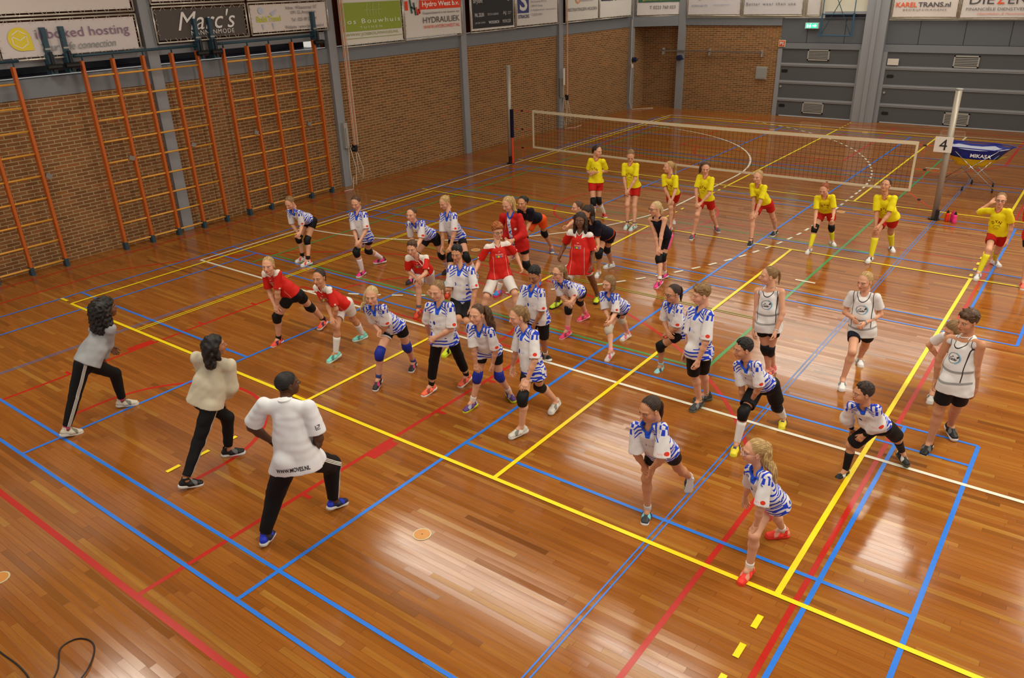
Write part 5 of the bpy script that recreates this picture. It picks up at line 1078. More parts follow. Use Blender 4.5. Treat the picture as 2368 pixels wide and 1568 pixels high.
# joints of every figure in metres: head, shoulders, elbows, wrists, hips, knees, ankles, toes (left, right)
POSES = {
'C1': (1.69, [(-8.840, 3.861, 1.399), (-9.089, 3.819, 1.182), (-8.718, 3.798, 1.194), (-9.302, 3.862, 1.001), (-8.876, 3.771, 0.960), (-9.150, 3.919, 0.818), (-8.984, 3.732, 0.744), (-8.960, 3.562, 0.766), (-8.857, 3.445, 0.847), (-9.065, 3.857, 0.495), (-8.931, 3.297, 0.468), (-9.121, 3.884, 0.093), (-8.966, 3.125, 0.106), (-9.015, 4.034, 0.029), (-8.955, 3.282, 0.004)], (0.19, 0.98), (0.19, 0.98)),
'C2': (1.65, [(-6.780, 3.907, 1.431), (-7.020, 3.809, 1.286), (-6.741, 4.017, 1.183), (-7.075, 3.903, 1.032), (-6.811, 3.994, 0.917), (-7.114, 3.995, 0.815), (-6.940, 3.960, 0.719), (-7.032, 3.779, 0.808), (-6.864, 3.763, 0.777), (-7.001, 4.005, 0.476), (-6.900, 3.576, 0.420), (-7.043, 3.963, 0.085), (-6.855, 3.327, 0.109), (-6.935, 4.104, 0.027), (-6.814, 3.475, 0.009)], (0.13, 0.99), (0.30, 0.95)),
'C3': (1.86, [(-5.349, 3.684, 1.511), (-5.358, 3.410, 1.425), (-5.012, 3.636, 1.404), (-5.524, 3.369, 1.163), (-4.975, 3.650, 1.093), (-5.485, 3.523, 0.944), (-5.121, 3.687, 0.869), (-5.177, 3.431, 0.906), (-5.103, 3.605, 0.857), (-5.388, 3.405, 0.505), (-5.231, 3.939, 0.568), (-5.444, 3.243, 0.097), (-5.302, 3.952, 0.122), (-5.543, 3.400, -0.000), (-5.308, 4.135, 0.015)], (-0.36, 0.93), (0.24, 0.97)),
'RA': (1.59, [(-8.805, 6.068, 1.279), (-8.745, 6.165, 1.145), (-9.051, 6.167, 1.082), (-8.779, 6.132, 0.874), (-9.052, 6.191, 0.815), (-8.851, 6.141, 0.659), (-8.916, 6.146, 0.634), (-8.798, 6.479, 0.723), (-8.781, 6.314, 0.741), (-8.897, 6.719, 0.431), (-8.980, 6.197, 0.436), (-8.937, 6.964, 0.125), (-9.053, 6.209, 0.069), (-8.896, 6.810, 0.037), (-9.022, 6.035, 0.003)], (0.32, -0.95), (0.56, -0.83)),
'RB': (1.56, [(-8.008, 6.263, 1.197), (-7.900, 6.326, 1.019), (-8.203, 6.343, 0.989), (-7.837, 6.337, 0.758), (-8.063, 6.386, 0.770), (-7.934, 6.353, 0.557), (-7.909, 6.301, 0.628), (-7.955, 6.643, 0.720), (-8.081, 6.607, 0.623), (-8.072, 6.801, 0.397), (-7.864, 6.326, 0.491), (-8.130, 6.992, 0.083), (-7.899, 6.285, 0.116), (-8.187, 6.825, 0.015), (-7.926, 6.127, 0.020)], (0.18, -0.98), (0.35, -0.94)),
'BG': (1.52, [(-6.786, 6.054, 1.267), (-6.674, 6.131, 1.101), (-6.965, 6.091, 1.044), (-6.724, 6.168, 0.847), (-6.959, 6.201, 0.813), (-6.857, 6.221, 0.684), (-6.766, 6.101, 0.773), (-6.704, 6.403, 0.748), (-6.849, 6.348, 0.711), (-6.755, 6.534, 0.403), (-6.779, 6.072, 0.476), (-6.835, 6.704, 0.092), (-6.844, 6.065, 0.113), (-6.768, 6.558, 0.013), (-6.789, 5.926, 0.014)], (0.45, -0.89), (0.53, -0.85)),
'BF': (1.57, [(-5.880, 6.245, 1.456), (-5.740, 6.314, 1.267), (-6.035, 6.243, 1.227), (-5.716, 6.274, 0.996), (-6.120, 6.289, 0.979), (-5.906, 6.241, 0.883), (-6.188, 6.378, 0.784), (-5.859, 6.417, 0.796), (-5.954, 6.285, 0.820), (-5.924, 6.596, 0.468), (-6.080, 6.312, 0.468), (-5.947, 6.753, 0.115), (-6.168, 6.321, 0.096), (-5.959, 6.595, 0.016), (-6.195, 6.152, 0.008)], (0.22, -0.97), (0.14, -0.99)),
'BH': (1.48, [(-5.246, 6.186, 1.324), (-5.096, 6.241, 1.130), (-5.382, 6.212, 1.125), (-5.073, 6.284, 0.884), (-5.333, 6.206, 0.872), (-5.147, 6.312, 0.687), (-5.336, 6.235, 0.664), (-5.231, 6.487, 0.758), (-5.356, 6.397, 0.784), (-5.246, 6.545, 0.398), (-5.407, 6.337, 0.436), (-5.258, 6.741, 0.100), (-5.474, 6.294, 0.093), (-5.120, 6.671, 0.030), (-5.503, 6.136, 0.010)], (0.33, -0.94), (0.08, -1.00)),
'BI': (1.61, [(-4.804, 6.351, 1.346), (-4.570, 6.352, 1.180), (-4.865, 6.450, 1.124), (-4.506, 6.249, 0.917), (-4.900, 6.440, 0.853), (-4.561, 6.185, 0.700), (-4.980, 6.471, 0.638), (-4.557, 6.375, 0.724), (-4.712, 6.411, 0.672), (-4.683, 6.579, 0.414), (-4.563, 6.093, 0.505), (-4.613, 6.819, 0.124), (-4.605, 6.110, 0.116), (-4.600, 6.659, 0.038), (-4.696, 5.954, 0.024)], (-0.25, -0.97), (-0.41, -0.91)),
'BJ': (1.48, [(-5.481, 7.630, 1.311), (-5.335, 7.585, 1.116), (-5.625, 7.589, 1.104), (-5.322, 7.557, 0.856), (-5.639, 7.527, 0.864), (-5.431, 7.577, 0.679), (-5.638, 7.458, 0.661), (-5.380, 7.671, 0.717), (-5.528, 7.689, 0.681), (-5.443, 7.764, 0.372), (-5.676, 7.746, 0.355), (-5.533, 7.927, 0.069), (-5.717, 7.972, 0.085), (-5.389, 7.844, 0.050), (-5.689, 7.814, 0.030)], (0.18, -0.98), (0.09, -1.00)),
'BK': (1.44, [(-5.749, 8.569, 0.998), (-5.607, 8.625, 0.836), (-5.880, 8.682, 0.810), (-5.592, 8.736, 0.623), (-5.806, 8.736, 0.587), (-5.520, 8.541, 0.621), (-5.635, 8.618, 0.579), (-5.611, 8.970, 0.627), (-5.741, 8.996, 0.559), (-5.767, 9.159, 0.376), (-5.645, 8.677, 0.447), (-5.791, 9.363, 0.099), (-5.672, 8.681, 0.104), (-5.857, 9.227, 0.016), (-5.710, 8.540, 0.013)], (-0.04, -1.00), (-0.22, -0.98)),
'RE': (1.65, [(-6.058, 9.622, 1.451), (-5.905, 9.669, 1.221), (-6.221, 9.597, 1.236), (-5.899, 9.717, 0.949), (-6.365, 9.688, 1.018), (-5.797, 9.555, 0.805), (-6.322, 9.486, 0.896), (-5.979, 9.657, 0.748), (-6.109, 9.545, 0.739), (-6.026, 9.908, 0.449), (-6.253, 9.378, 0.400), (-6.027, 10.113, 0.095), (-6.427, 9.569, 0.100), (-5.974, 9.943, 0.030), (-6.471, 9.401, 0.016)], (0.30, -0.95), (0.30, -0.95)),
'RD': (1.59, [(-7.022, 8.856, 1.329), (-6.910, 8.940, 1.122), (-7.105, 8.698, 1.101), (-6.888, 9.112, 0.919), (-7.227, 8.647, 0.869), (-6.729, 9.018, 0.782), (-7.156, 8.449, 0.775), (-6.915, 8.875, 0.661), (-7.032, 8.757, 0.655), (-6.625, 8.711, 0.461), (-6.960, 8.453, 0.423), (-6.533, 8.654, 0.091), (-6.951, 8.268, 0.085), (-6.425, 8.519, 0.030), (-6.843, 8.132, 0.030)], (0.62, -0.78), (0.85, -0.52)),
'BW': (1.65, [(-6.922, 7.808, 1.293), (-6.703, 7.846, 1.070), (-7.013, 7.752, 1.070), (-6.614, 7.787, 0.808), (-6.965, 7.658, 0.801), (-6.587, 7.668, 0.602), (-7.103, 7.461, 0.798), (-6.796, 7.848, 0.596), (-6.938, 7.750, 0.600), (-6.587, 7.540, 0.437), (-6.672, 7.472, 0.478), (-6.547, 7.717, 0.085), (-6.723, 7.317, 0.111), (-6.481, 7.548, 0.030), (-6.722, 7.148, 0.017)], (0.36, -0.93), (0.36, -0.93)),
'RC': (1.52, [(-8.108, 8.137, 1.076), (-7.982, 8.305, 0.895), (-8.241, 8.153, 0.889), (-7.887, 8.162, 0.705), (-8.306, 8.208, 0.648), (-7.801, 7.960, 0.713), (-8.100, 8.156, 0.586), (-8.163, 8.524, 0.564), (-8.301, 8.445, 0.562), (-8.332, 8.708, 0.301), (-8.072, 8.164, 0.479), (-8.224, 8.993, 0.078), (-8.030, 8.092, 0.116), (-8.143, 8.845, 0.030), (-7.996, 7.950, 0.013)], (0.48, -0.88), (0.40, -0.92)),
'B1': (1.53, [(-11.568, 8.627, 1.202), (-11.432, 8.712, 1.020), (-11.730, 8.699, 1.005), (-11.457, 8.734, 0.765), (-11.713, 8.724, 0.750), (-11.323, 8.573, 0.692), (-11.530, 8.682, 0.632), (-11.522, 9.060, 0.768), (-11.680, 9.059, 0.757), (-11.529, 8.868, 0.444), (-11.741, 8.841, 0.452), (-11.461, 8.765, 0.095), (-11.746, 8.869, 0.086), (-11.515, 8.609, 0.020), (-11.787, 8.707, 0.029)], (0.14, -0.99), (0.22, -0.97)),
'B2': (1.58, [(-10.294, 9.054, 1.279), (-10.124, 9.079, 1.087), (-10.424, 9.027, 1.040), (-10.073, 9.026, 0.828), (-10.350, 8.997, 0.772), (-10.063, 8.852, 0.680), (-10.197, 8.893, 0.637), (-10.189, 9.163, 0.639), (-10.351, 9.151, 0.619), (-10.380, 9.290, 0.325), (-10.184, 8.841, 0.456), (-10.366, 9.593, 0.096), (-10.186, 8.932, 0.090), (-10.466, 9.450, 0.033), (-10.169, 8.764, 0.016)], (0.31, -0.95), (0.39, -0.92)),
'B3': (1.56, [(-9.023, 9.106, 1.238), (-8.890, 9.221, 1.077), (-9.192, 9.187, 1.027), (-8.880, 9.135, 0.828), (-9.230, 9.258, 0.777), (-8.790, 8.938, 0.761), (-9.061, 9.173, 0.651), (-8.916, 9.532, 0.756), (-9.074, 9.512, 0.723), (-8.915, 9.659, 0.394), (-9.204, 9.294, 0.438), (-8.986, 9.863, 0.086), (-9.191, 9.140, 0.086), (-8.960, 9.694, 0.030), (-9.148, 8.974, 0.030)], (0.15, -0.99), (0.24, -0.97)),
'B4': (1.60, [(-8.747, 9.629, 1.358), (-8.530, 9.622, 1.163), (-8.836, 9.642, 1.110), (-8.493, 9.551, 0.894), (-8.784, 9.579, 0.827), (-8.529, 9.474, 0.678), (-8.756, 9.514, 0.608), (-8.598, 9.825, 0.733), (-8.765, 9.819, 0.719), (-8.373, 9.683, 0.440), (-8.675, 9.612, 0.397), (-8.354, 9.876, 0.111), (-8.563, 9.412, 0.104), (-8.257, 9.765, -0.010), (-8.545, 9.244, 0.030)], (0.11, -0.99), (-0.15, -0.99)),
'R1': (1.66, [(-7.443, 9.667, 1.498), (-7.261, 9.750, 1.296), (-7.581, 9.699, 1.269), (-7.179, 9.714, 1.028), (-7.680, 9.775, 1.020), (-7.227, 9.484, 0.975), (-7.489, 9.682, 0.907), (-7.313, 9.879, 0.826), (-7.454, 9.780, 0.819), (-7.300, 9.946, 0.425), (-7.467, 9.575, 0.463), (-7.214, 10.152, 0.094), (-7.557, 9.502, 0.083), (-7.192, 9.974, 0.030), (-7.513, 9.325, 0.027)], (0.12, -0.99), (-0.05, -1.00)),
'O1': (1.56, [(-8.105, 10.956, 1.140), (-7.974, 11.061, 0.990), (-8.273, 11.073, 0.934), (-8.067, 11.126, 0.753), (-8.270, 11.235, 0.727), (-8.045, 10.955, 0.605), (-8.196, 11.093, 0.567), (-8.037, 11.460, 0.740), (-8.184, 11.413, 0.692), (-8.114, 11.637, 0.411), (-8.267, 11.198, 0.376), (-8.085, 11.830, 0.087), (-8.470, 11.099, 0.078), (-7.972, 11.700, 0.035), (-8.467, 10.926, 0.030)], (0.01, -1.00), (0.19, -0.98)),
'N1': (1.44, [(-7.320, 11.516, 1.036), (-7.140, 11.505, 0.867), (-7.400, 11.609, 0.834), (-7.050, 11.284, 0.830), (-7.322, 11.382, 0.801), (-7.020, 11.082, 0.788), (-7.311, 11.177, 0.765), (-7.103, 11.718, 0.512), (-7.245, 11.756, 0.482), (-7.152, 11.452, 0.285), (-7.221, 11.413, 0.403), (-7.299, 11.692, 0.085), (-7.287, 11.296, 0.085), (-7.346, 11.543, 0.030), (-7.334, 11.148, 0.030)], (-0.30, -0.95), (-0.54, -0.84)),
'N2': (1.56, [(-6.743, 10.917, 1.167), (-6.540, 10.953, 0.994), (-6.837, 11.018, 0.953), (-6.570, 10.976, 0.734), (-6.829, 11.119, 0.711), (-6.443, 10.804, 0.657), (-6.702, 11.124, 0.520), (-6.498, 11.308, 0.727), (-6.650, 11.327, 0.672), (-6.658, 11.445, 0.407), (-6.564, 11.030, 0.447), (-6.673, 11.636, 0.085), (-6.639, 11.147, 0.098), (-6.747, 11.481, 0.027), (-6.596, 10.988, 0.022)], (-0.08, -1.00), (-0.25, -0.97)),
'K1': (1.50, [(-5.695, 11.315, 1.286), (-5.534, 11.354, 1.122), (-5.818, 11.387, 1.065), (-5.548, 11.286, 0.877), (-5.702, 11.368, 0.830), (-5.528, 11.206, 0.675), (-5.628, 11.324, 0.620), (-5.553, 11.582, 0.774), (-5.688, 11.617, 0.708), (-5.608, 11.508, 0.421), (-5.631, 11.417, 0.406), (-5.625, 11.645, 0.091), (-5.516, 11.245, 0.112), (-5.692, 11.501, 0.021), (-5.536, 11.106, 0.002)], (-0.41, -0.91), (-0.56, -0.83)),
'Y1': (1.59, [(-8.497, 14.140, 1.460), (-8.374, 14.188, 1.254), (-8.684, 14.158, 1.249), (-8.384, 14.323, 1.024), (-8.756, 14.202, 0.995), (-8.509, 14.130, 1.036), (-8.553, 14.093, 0.992), (-8.479, 14.211, 0.798), (-8.580, 14.080, 0.794), (-8.484, 14.191, 0.405), (-8.468, 13.963, 0.429), (-8.469, 14.409, 0.091), (-8.397, 13.849, 0.075), (-8.341, 14.291, 0.040), (-8.320, 13.690, 0.030)], (0.44, -0.90), (0.99, -0.16)),
'Y2': (1.59, [(-7.666, 14.038, 1.466), (-7.531, 14.080, 1.273), (-7.840, 14.089, 1.245), (-7.525, 14.012, 1.011), (-7.793, 14.047, 0.981), (-7.606, 13.915, 0.814), (-7.706, 13.974, 0.782), (-7.570, 14.175, 0.823), (-7.730, 14.139, 0.806), (-7.531, 14.027, 0.463), (-7.651, 13.941, 0.482), (-7.463, 13.919, 0.101), (-7.634, 13.942, 0.101), (-7.490, 13.760, 0.011), (-7.607, 13.780, 0.020)], (0.32, -0.95), (0.48, -0.88)),
'Y3': (1.52, [(-6.932, 14.266, 1.274), (-6.762, 14.289, 1.076), (-7.058, 14.301, 1.065), (-6.743, 14.229, 0.823), (-6.985, 14.277, 0.820), (-6.728, 14.070, 0.672), (-6.866, 14.255, 0.636), (-6.831, 14.480, 0.702), (-6.984, 14.495, 0.665), (-6.942, 14.589, 0.366), (-6.817, 14.227, 0.470), (-7.009, 14.790, 0.071), (-6.778, 14.192, 0.102), (-6.923, 14.643, 0.030), (-6.777, 14.032, 0.030)], (0.01, -1.00), (-0.70, -0.71)),
'Y4': (1.56, [(-6.104, 14.152, 1.365), (-5.957, 14.166, 1.152), (-6.258, 14.215, 1.165), (-5.964, 14.093, 0.891), (-6.265, 14.147, 0.912), (-6.076, 13.995, 0.721), (-6.202, 14.079, 0.706), (-6.030, 14.293, 0.724), (-6.191, 14.267, 0.723), (-6.042, 14.485, 0.397), (-6.135, 13.982, 0.479), (-6.023, 14.705, 0.095), (-6.185, 13.976, 0.107), (-5.908, 14.593, 0.012), (-6.173, 13.818, 0.020)], (0.23, -0.97), (0.39, -0.92)),
'Y5': (1.57, [(-5.123, 14.278, 1.282), (-4.976, 14.303, 1.089), (-5.268, 14.395, 1.075), (-5.010, 14.223, 0.833), (-5.183, 14.356, 0.820), (-5.045, 14.143, 0.623), (-5.161, 14.301, 0.597), (-4.978, 14.593, 0.734), (-5.132, 14.576, 0.683), (-4.942, 14.805, 0.421), (-5.137, 14.253, 0.474), (-4.927, 15.013, 0.101), (-5.091, 14.172, 0.107), (-4.944, 14.853, 0.016), (-5.072, 14.017, 0.011)], (-0.02, -1.00), (-0.19, -0.98)),
'Y6': (1.46, [(-3.914, 14.297, 1.188), (-3.775, 14.419, 1.041), (-4.053, 14.375, 0.995), (-3.735, 14.428, 0.799), (-4.008, 14.319, 0.753), (-3.679, 14.242, 0.715), (-3.967, 14.183, 0.596), (-3.837, 14.666, 0.709), (-3.988, 14.665, 0.691), (-3.824, 14.788, 0.373), (-4.028, 14.454, 0.406), (-3.830, 14.983, 0.082), (-4.020, 14.281, 0.104), (-3.725, 14.863, 0.025), (-4.032, 14.135, 0.018)], (0.17, -0.98), (-0.09, -1.00)),
'Y7': (1.64, [(-2.960, 14.511, 1.328), (-2.779, 14.489, 1.125), (-3.089, 14.552, 1.085), (-2.818, 14.410, 0.855), (-3.029, 14.493, 0.811), (-2.900, 14.258, 0.692), (-2.973, 14.338, 0.639), (-2.794, 14.745, 0.732), (-2.954, 14.763, 0.677), (-2.847, 14.975, 0.414), (-2.970, 14.402, 0.504), (-2.828, 15.199, 0.086), (-2.972, 14.336, 0.105), (-2.744, 15.043, 0.016), (-2.990, 14.164, 0.029)], (0.02, -1.00), (-0.15, -0.99)),
'Y8': (1.56, [(-1.238, 14.603, 1.278), (-1.090, 14.645, 1.099), (-1.388, 14.693, 1.058), (-1.014, 14.712, 0.856), (-1.547, 14.878, 0.962), (-1.018, 14.650, 0.634), (-1.398, 14.909, 1.134), (-1.100, 14.805, 0.669), (-1.261, 14.819, 0.651), (-1.151, 14.968, 0.326), (-1.237, 14.480, 0.474), (-1.175, 15.259, 0.092), (-1.290, 14.376, 0.107), (-1.054, 15.144, 0.022), (-1.303, 14.220, 0.014)], (0.08, -1.00), (0.08, -1.00)),
'D1': (1.54, [(-2.928, 8.852, 1.415), (-2.759, 8.884, 1.238), (-3.055, 8.885, 1.185), (-2.702, 8.824, 0.993), (-3.025, 8.854, 0.922), (-2.738, 8.777, 0.778), (-2.999, 8.860, 0.706), (-2.791, 8.895, 0.768), (-2.921, 8.804, 0.778), (-2.847, 8.971, 0.403), (-2.888, 8.939, 0.432), (-2.841, 9.161, 0.087), (-2.865, 9.073, 0.085), (-2.863, 8.995, 0.030), (-2.887, 8.906, 0.030)], (-0.13, -0.99), (-0.80, -0.61)),
'D2': (1.54, [(-2.019, 9.629, 1.282), (-1.855, 9.677, 1.091), (-2.156, 9.666, 1.068), (-1.806, 9.753, 0.848), (-2.201, 9.689, 0.815), (-1.941, 9.587, 0.785), (-2.047, 9.528, 0.823), (-1.883, 9.638, 0.652), (-2.040, 9.645, 0.615), (-1.937, 9.855, 0.352), (-1.957, 9.305, 0.481), (-2.018, 10.091, 0.081), (-2.008, 9.276, 0.110), (-1.956, 9.936, 0.017), (-1.967, 9.124, 0.027)], (0.03, -1.00), (-0.31, -0.95)),
'BR': (1.36, [(-1.348, 7.122, 1.079), (-1.205, 7.151, 0.940), (-1.456, 7.210, 0.871), (-1.196, 7.221, 0.723), (-1.484, 7.308, 0.664), (-1.296, 7.265, 0.558), (-1.448, 7.420, 0.508), (-1.159, 7.465, 0.616), (-1.244, 7.350, 0.622), (-1.070, 7.700, 0.393), (-1.420, 7.364, 0.356), (-1.027, 7.912, 0.128), (-1.431, 7.373, 0.044), (-0.940, 7.821, 0.048), (-1.481, 7.224, 0.009)], (-0.27, -0.96), (-0.78, -0.63)),
'D3': (1.66, [(-0.743, 8.294, 1.526), (-0.581, 8.234, 1.345), (-0.883, 8.421, 1.265), (-0.579, 8.269, 1.065), (-0.937, 8.465, 0.997), (-0.600, 8.330, 0.836), (-0.930, 8.485, 0.758), (-0.654, 8.341, 0.806), (-0.785, 8.238, 0.855), (-0.695, 8.543, 0.448), (-0.822, 8.316, 0.481), (-0.726, 8.780, 0.123), (-0.846, 8.341, 0.079), (-0.636, 8.637, 0.037), (-0.868, 8.163, -0.006)], (0.00, -1.00), (-0.57, -0.82)),
'D4': (1.50, [(-0.941, 9.196, 1.057), (-0.750, 9.313, 0.888), (-1.043, 9.320, 0.912), (-0.668, 9.498, 0.737), (-1.176, 9.429, 0.727), (-0.734, 9.336, 0.606), (-1.075, 9.525, 0.559), (-0.820, 9.725, 0.766), (-0.976, 9.721, 0.762), (-0.757, 9.663, 0.409), (-0.909, 9.623, 0.414), (-0.885, 9.757, 0.085), (-1.049, 9.535, 0.094), (-0.868, 9.594, 0.030), (-1.040, 9.376, 0.022)], (0.10, -0.99), (-0.81, -0.58)),
'BM': (1.48, [(-3.890, 8.301, 1.168), (-3.781, 8.291, 1.000), (-4.037, 8.418, 0.953), (-3.799, 8.260, 0.739), (-4.063, 8.458, 0.709), (-3.939, 8.337, 0.605), (-3.928, 8.303, 0.649), (-3.769, 8.541, 0.568), (-3.791, 8.393, 0.613), (-3.693, 8.792, 0.304), (-4.055, 8.390, 0.385), (-3.669, 9.117, 0.142), (-4.084, 8.484, 0.056), (-3.636, 8.985, 0.047), (-4.084, 8.319, -0.010)], (-0.11, -0.99), (-0.44, -0.90)),
'BN': (1.62, [(-3.241, 7.640, 1.502), (-3.097, 7.581, 1.312), (-3.378, 7.716, 1.253), (-3.077, 7.475, 1.028), (-3.363, 7.668, 0.976), (-3.135, 7.454, 0.806), (-3.401, 7.700, 0.749), (-3.169, 7.710, 0.806), (-3.254, 7.569, 0.842), (-3.254, 7.876, 0.455), (-3.287, 7.713, 0.477), (-3.241, 8.021, 0.092), (-3.237, 7.814, 0.099), (-3.356, 7.887, 0.030), (-3.273, 7.646, 0.018)], (-0.39, -0.92), (-0.68, -0.73)),
'BO': (1.51, [(-2.584, 7.275, 1.160), (-2.411, 7.265, 1.017), (-2.665, 7.364, 0.911), (-2.373, 7.273, 0.765), (-2.595, 7.379, 0.668), (-2.452, 7.331, 0.570), (-2.582, 7.415, 0.452), (-2.344, 7.594, 0.671), (-2.486, 7.541, 0.617), (-2.303, 7.747, 0.338), (-2.483, 7.206, 0.463), (-2.295, 8.007, 0.086), (-2.510, 7.173, 0.101), (-2.260, 7.848, 0.022), (-2.490, 7.018, 0.021)], (-0.30, -0.95), (-0.68, -0.74)),
'BP': (1.53, [(-2.650, 5.336, 1.331), (-2.524, 5.367, 1.172), (-2.807, 5.377, 1.085), (-2.492, 5.298, 0.904), (-2.771, 5.369, 0.818), (-2.609, 5.346, 0.732), (-2.751, 5.484, 0.638), (-2.572, 5.660, 0.745), (-2.683, 5.550, 0.781), (-2.603, 5.896, 0.449), (-2.772, 5.589, 0.433), (-2.589, 6.169, 0.196), (-2.758, 5.618, 0.069), (-2.608, 6.191, 0.024), (-2.708, 5.454, 0.013)], (0.08, -1.00), (-0.35, -0.94)),
'BQ': (1.48, [(-1.764, 5.470, 1.157), (-1.615, 5.384, 1.010), (-1.819, 5.559, 0.914), (-1.603, 5.298, 0.766), (-1.838, 5.670, 0.692), (-1.634, 5.329, 0.560), (-1.889, 5.753, 0.501), (-1.552, 5.615, 0.652), (-1.652, 5.683, 0.558), (-1.654, 5.823, 0.373), (-1.641, 5.334, 0.458), (-1.607, 6.025, 0.085), (-1.654, 5.345, 0.104), (-1.729, 5.922, 0.031), (-1.679, 5.190, 0.010)], (-0.48, -0.88), (-0.81, -0.59)),
'BL': (1.33, [(-4.898, 8.489, 1.038), (-4.768, 8.497, 0.871), (-5.025, 8.530, 0.846), (-4.745, 8.411, 0.662), (-4.939, 8.492, 0.642), (-4.704, 8.225, 0.626), (-4.806, 8.358, 0.600), (-4.812, 8.764, 0.630), (-4.925, 8.808, 0.564), (-4.924, 8.916, 0.365), (-4.935, 8.589, 0.321), (-4.922, 9.094, 0.099), (-4.786, 8.395, 0.116), (-4.961, 8.966, 0.015), (-4.797, 8.275, 0.003)], (-0.02, -1.00), (-0.19, -0.98)),
'E1': (1.59, [(-0.679, 14.378, 1.466), (-0.544, 14.420, 1.273), (-0.853, 14.429, 1.245), (-0.538, 14.352, 1.011), (-0.806, 14.387, 0.981), (-0.619, 14.255, 0.814), (-0.719, 14.314, 0.782), (-0.583, 14.515, 0.823), (-0.743, 14.479, 0.806), (-0.544, 14.367, 0.463), (-0.664, 14.281, 0.482), (-0.476, 14.259, 0.101), (-0.647, 14.282, 0.101), (-0.503, 14.100, 0.011), (-0.620, 14.120, 0.020)], (0.32, -0.95), (0.48, -0.88)),
}
AJ = dict(shirt='ajax', sf=.92, loose=.020, hem=.035, slw=1.05, collar=((36, 84, 210), .0105, .060), shirt_name='polo_shirt')
YE = dict(shirt='yellow', sf=.80, loose=.014, hem=-.005, slw=1.05, collar=((206, 60, 34), .0045, .055), shirt_name='team_shirt')
RE = dict(shirt='red', sf=.82, loose=.018, hem=.03, slw=1.0, collar=((226, 218, 210), .0060, .060), shirt_name='team_shirt')
NA = dict(shirt='navy', sf=.9, loose=.010, hem=.02, slw=.9, shirt_name='team_shirt')
BI = dict(shirt='bib', sf=0, loose=.020, hem=.04, wf=1.42, shirt_name='bib')
BK_, WH_, BLU = (20, 20, 22), (226, 224, 220), (34, 48, 150)
def mkp(base, **k): d = dict(base); d.update(k); return d
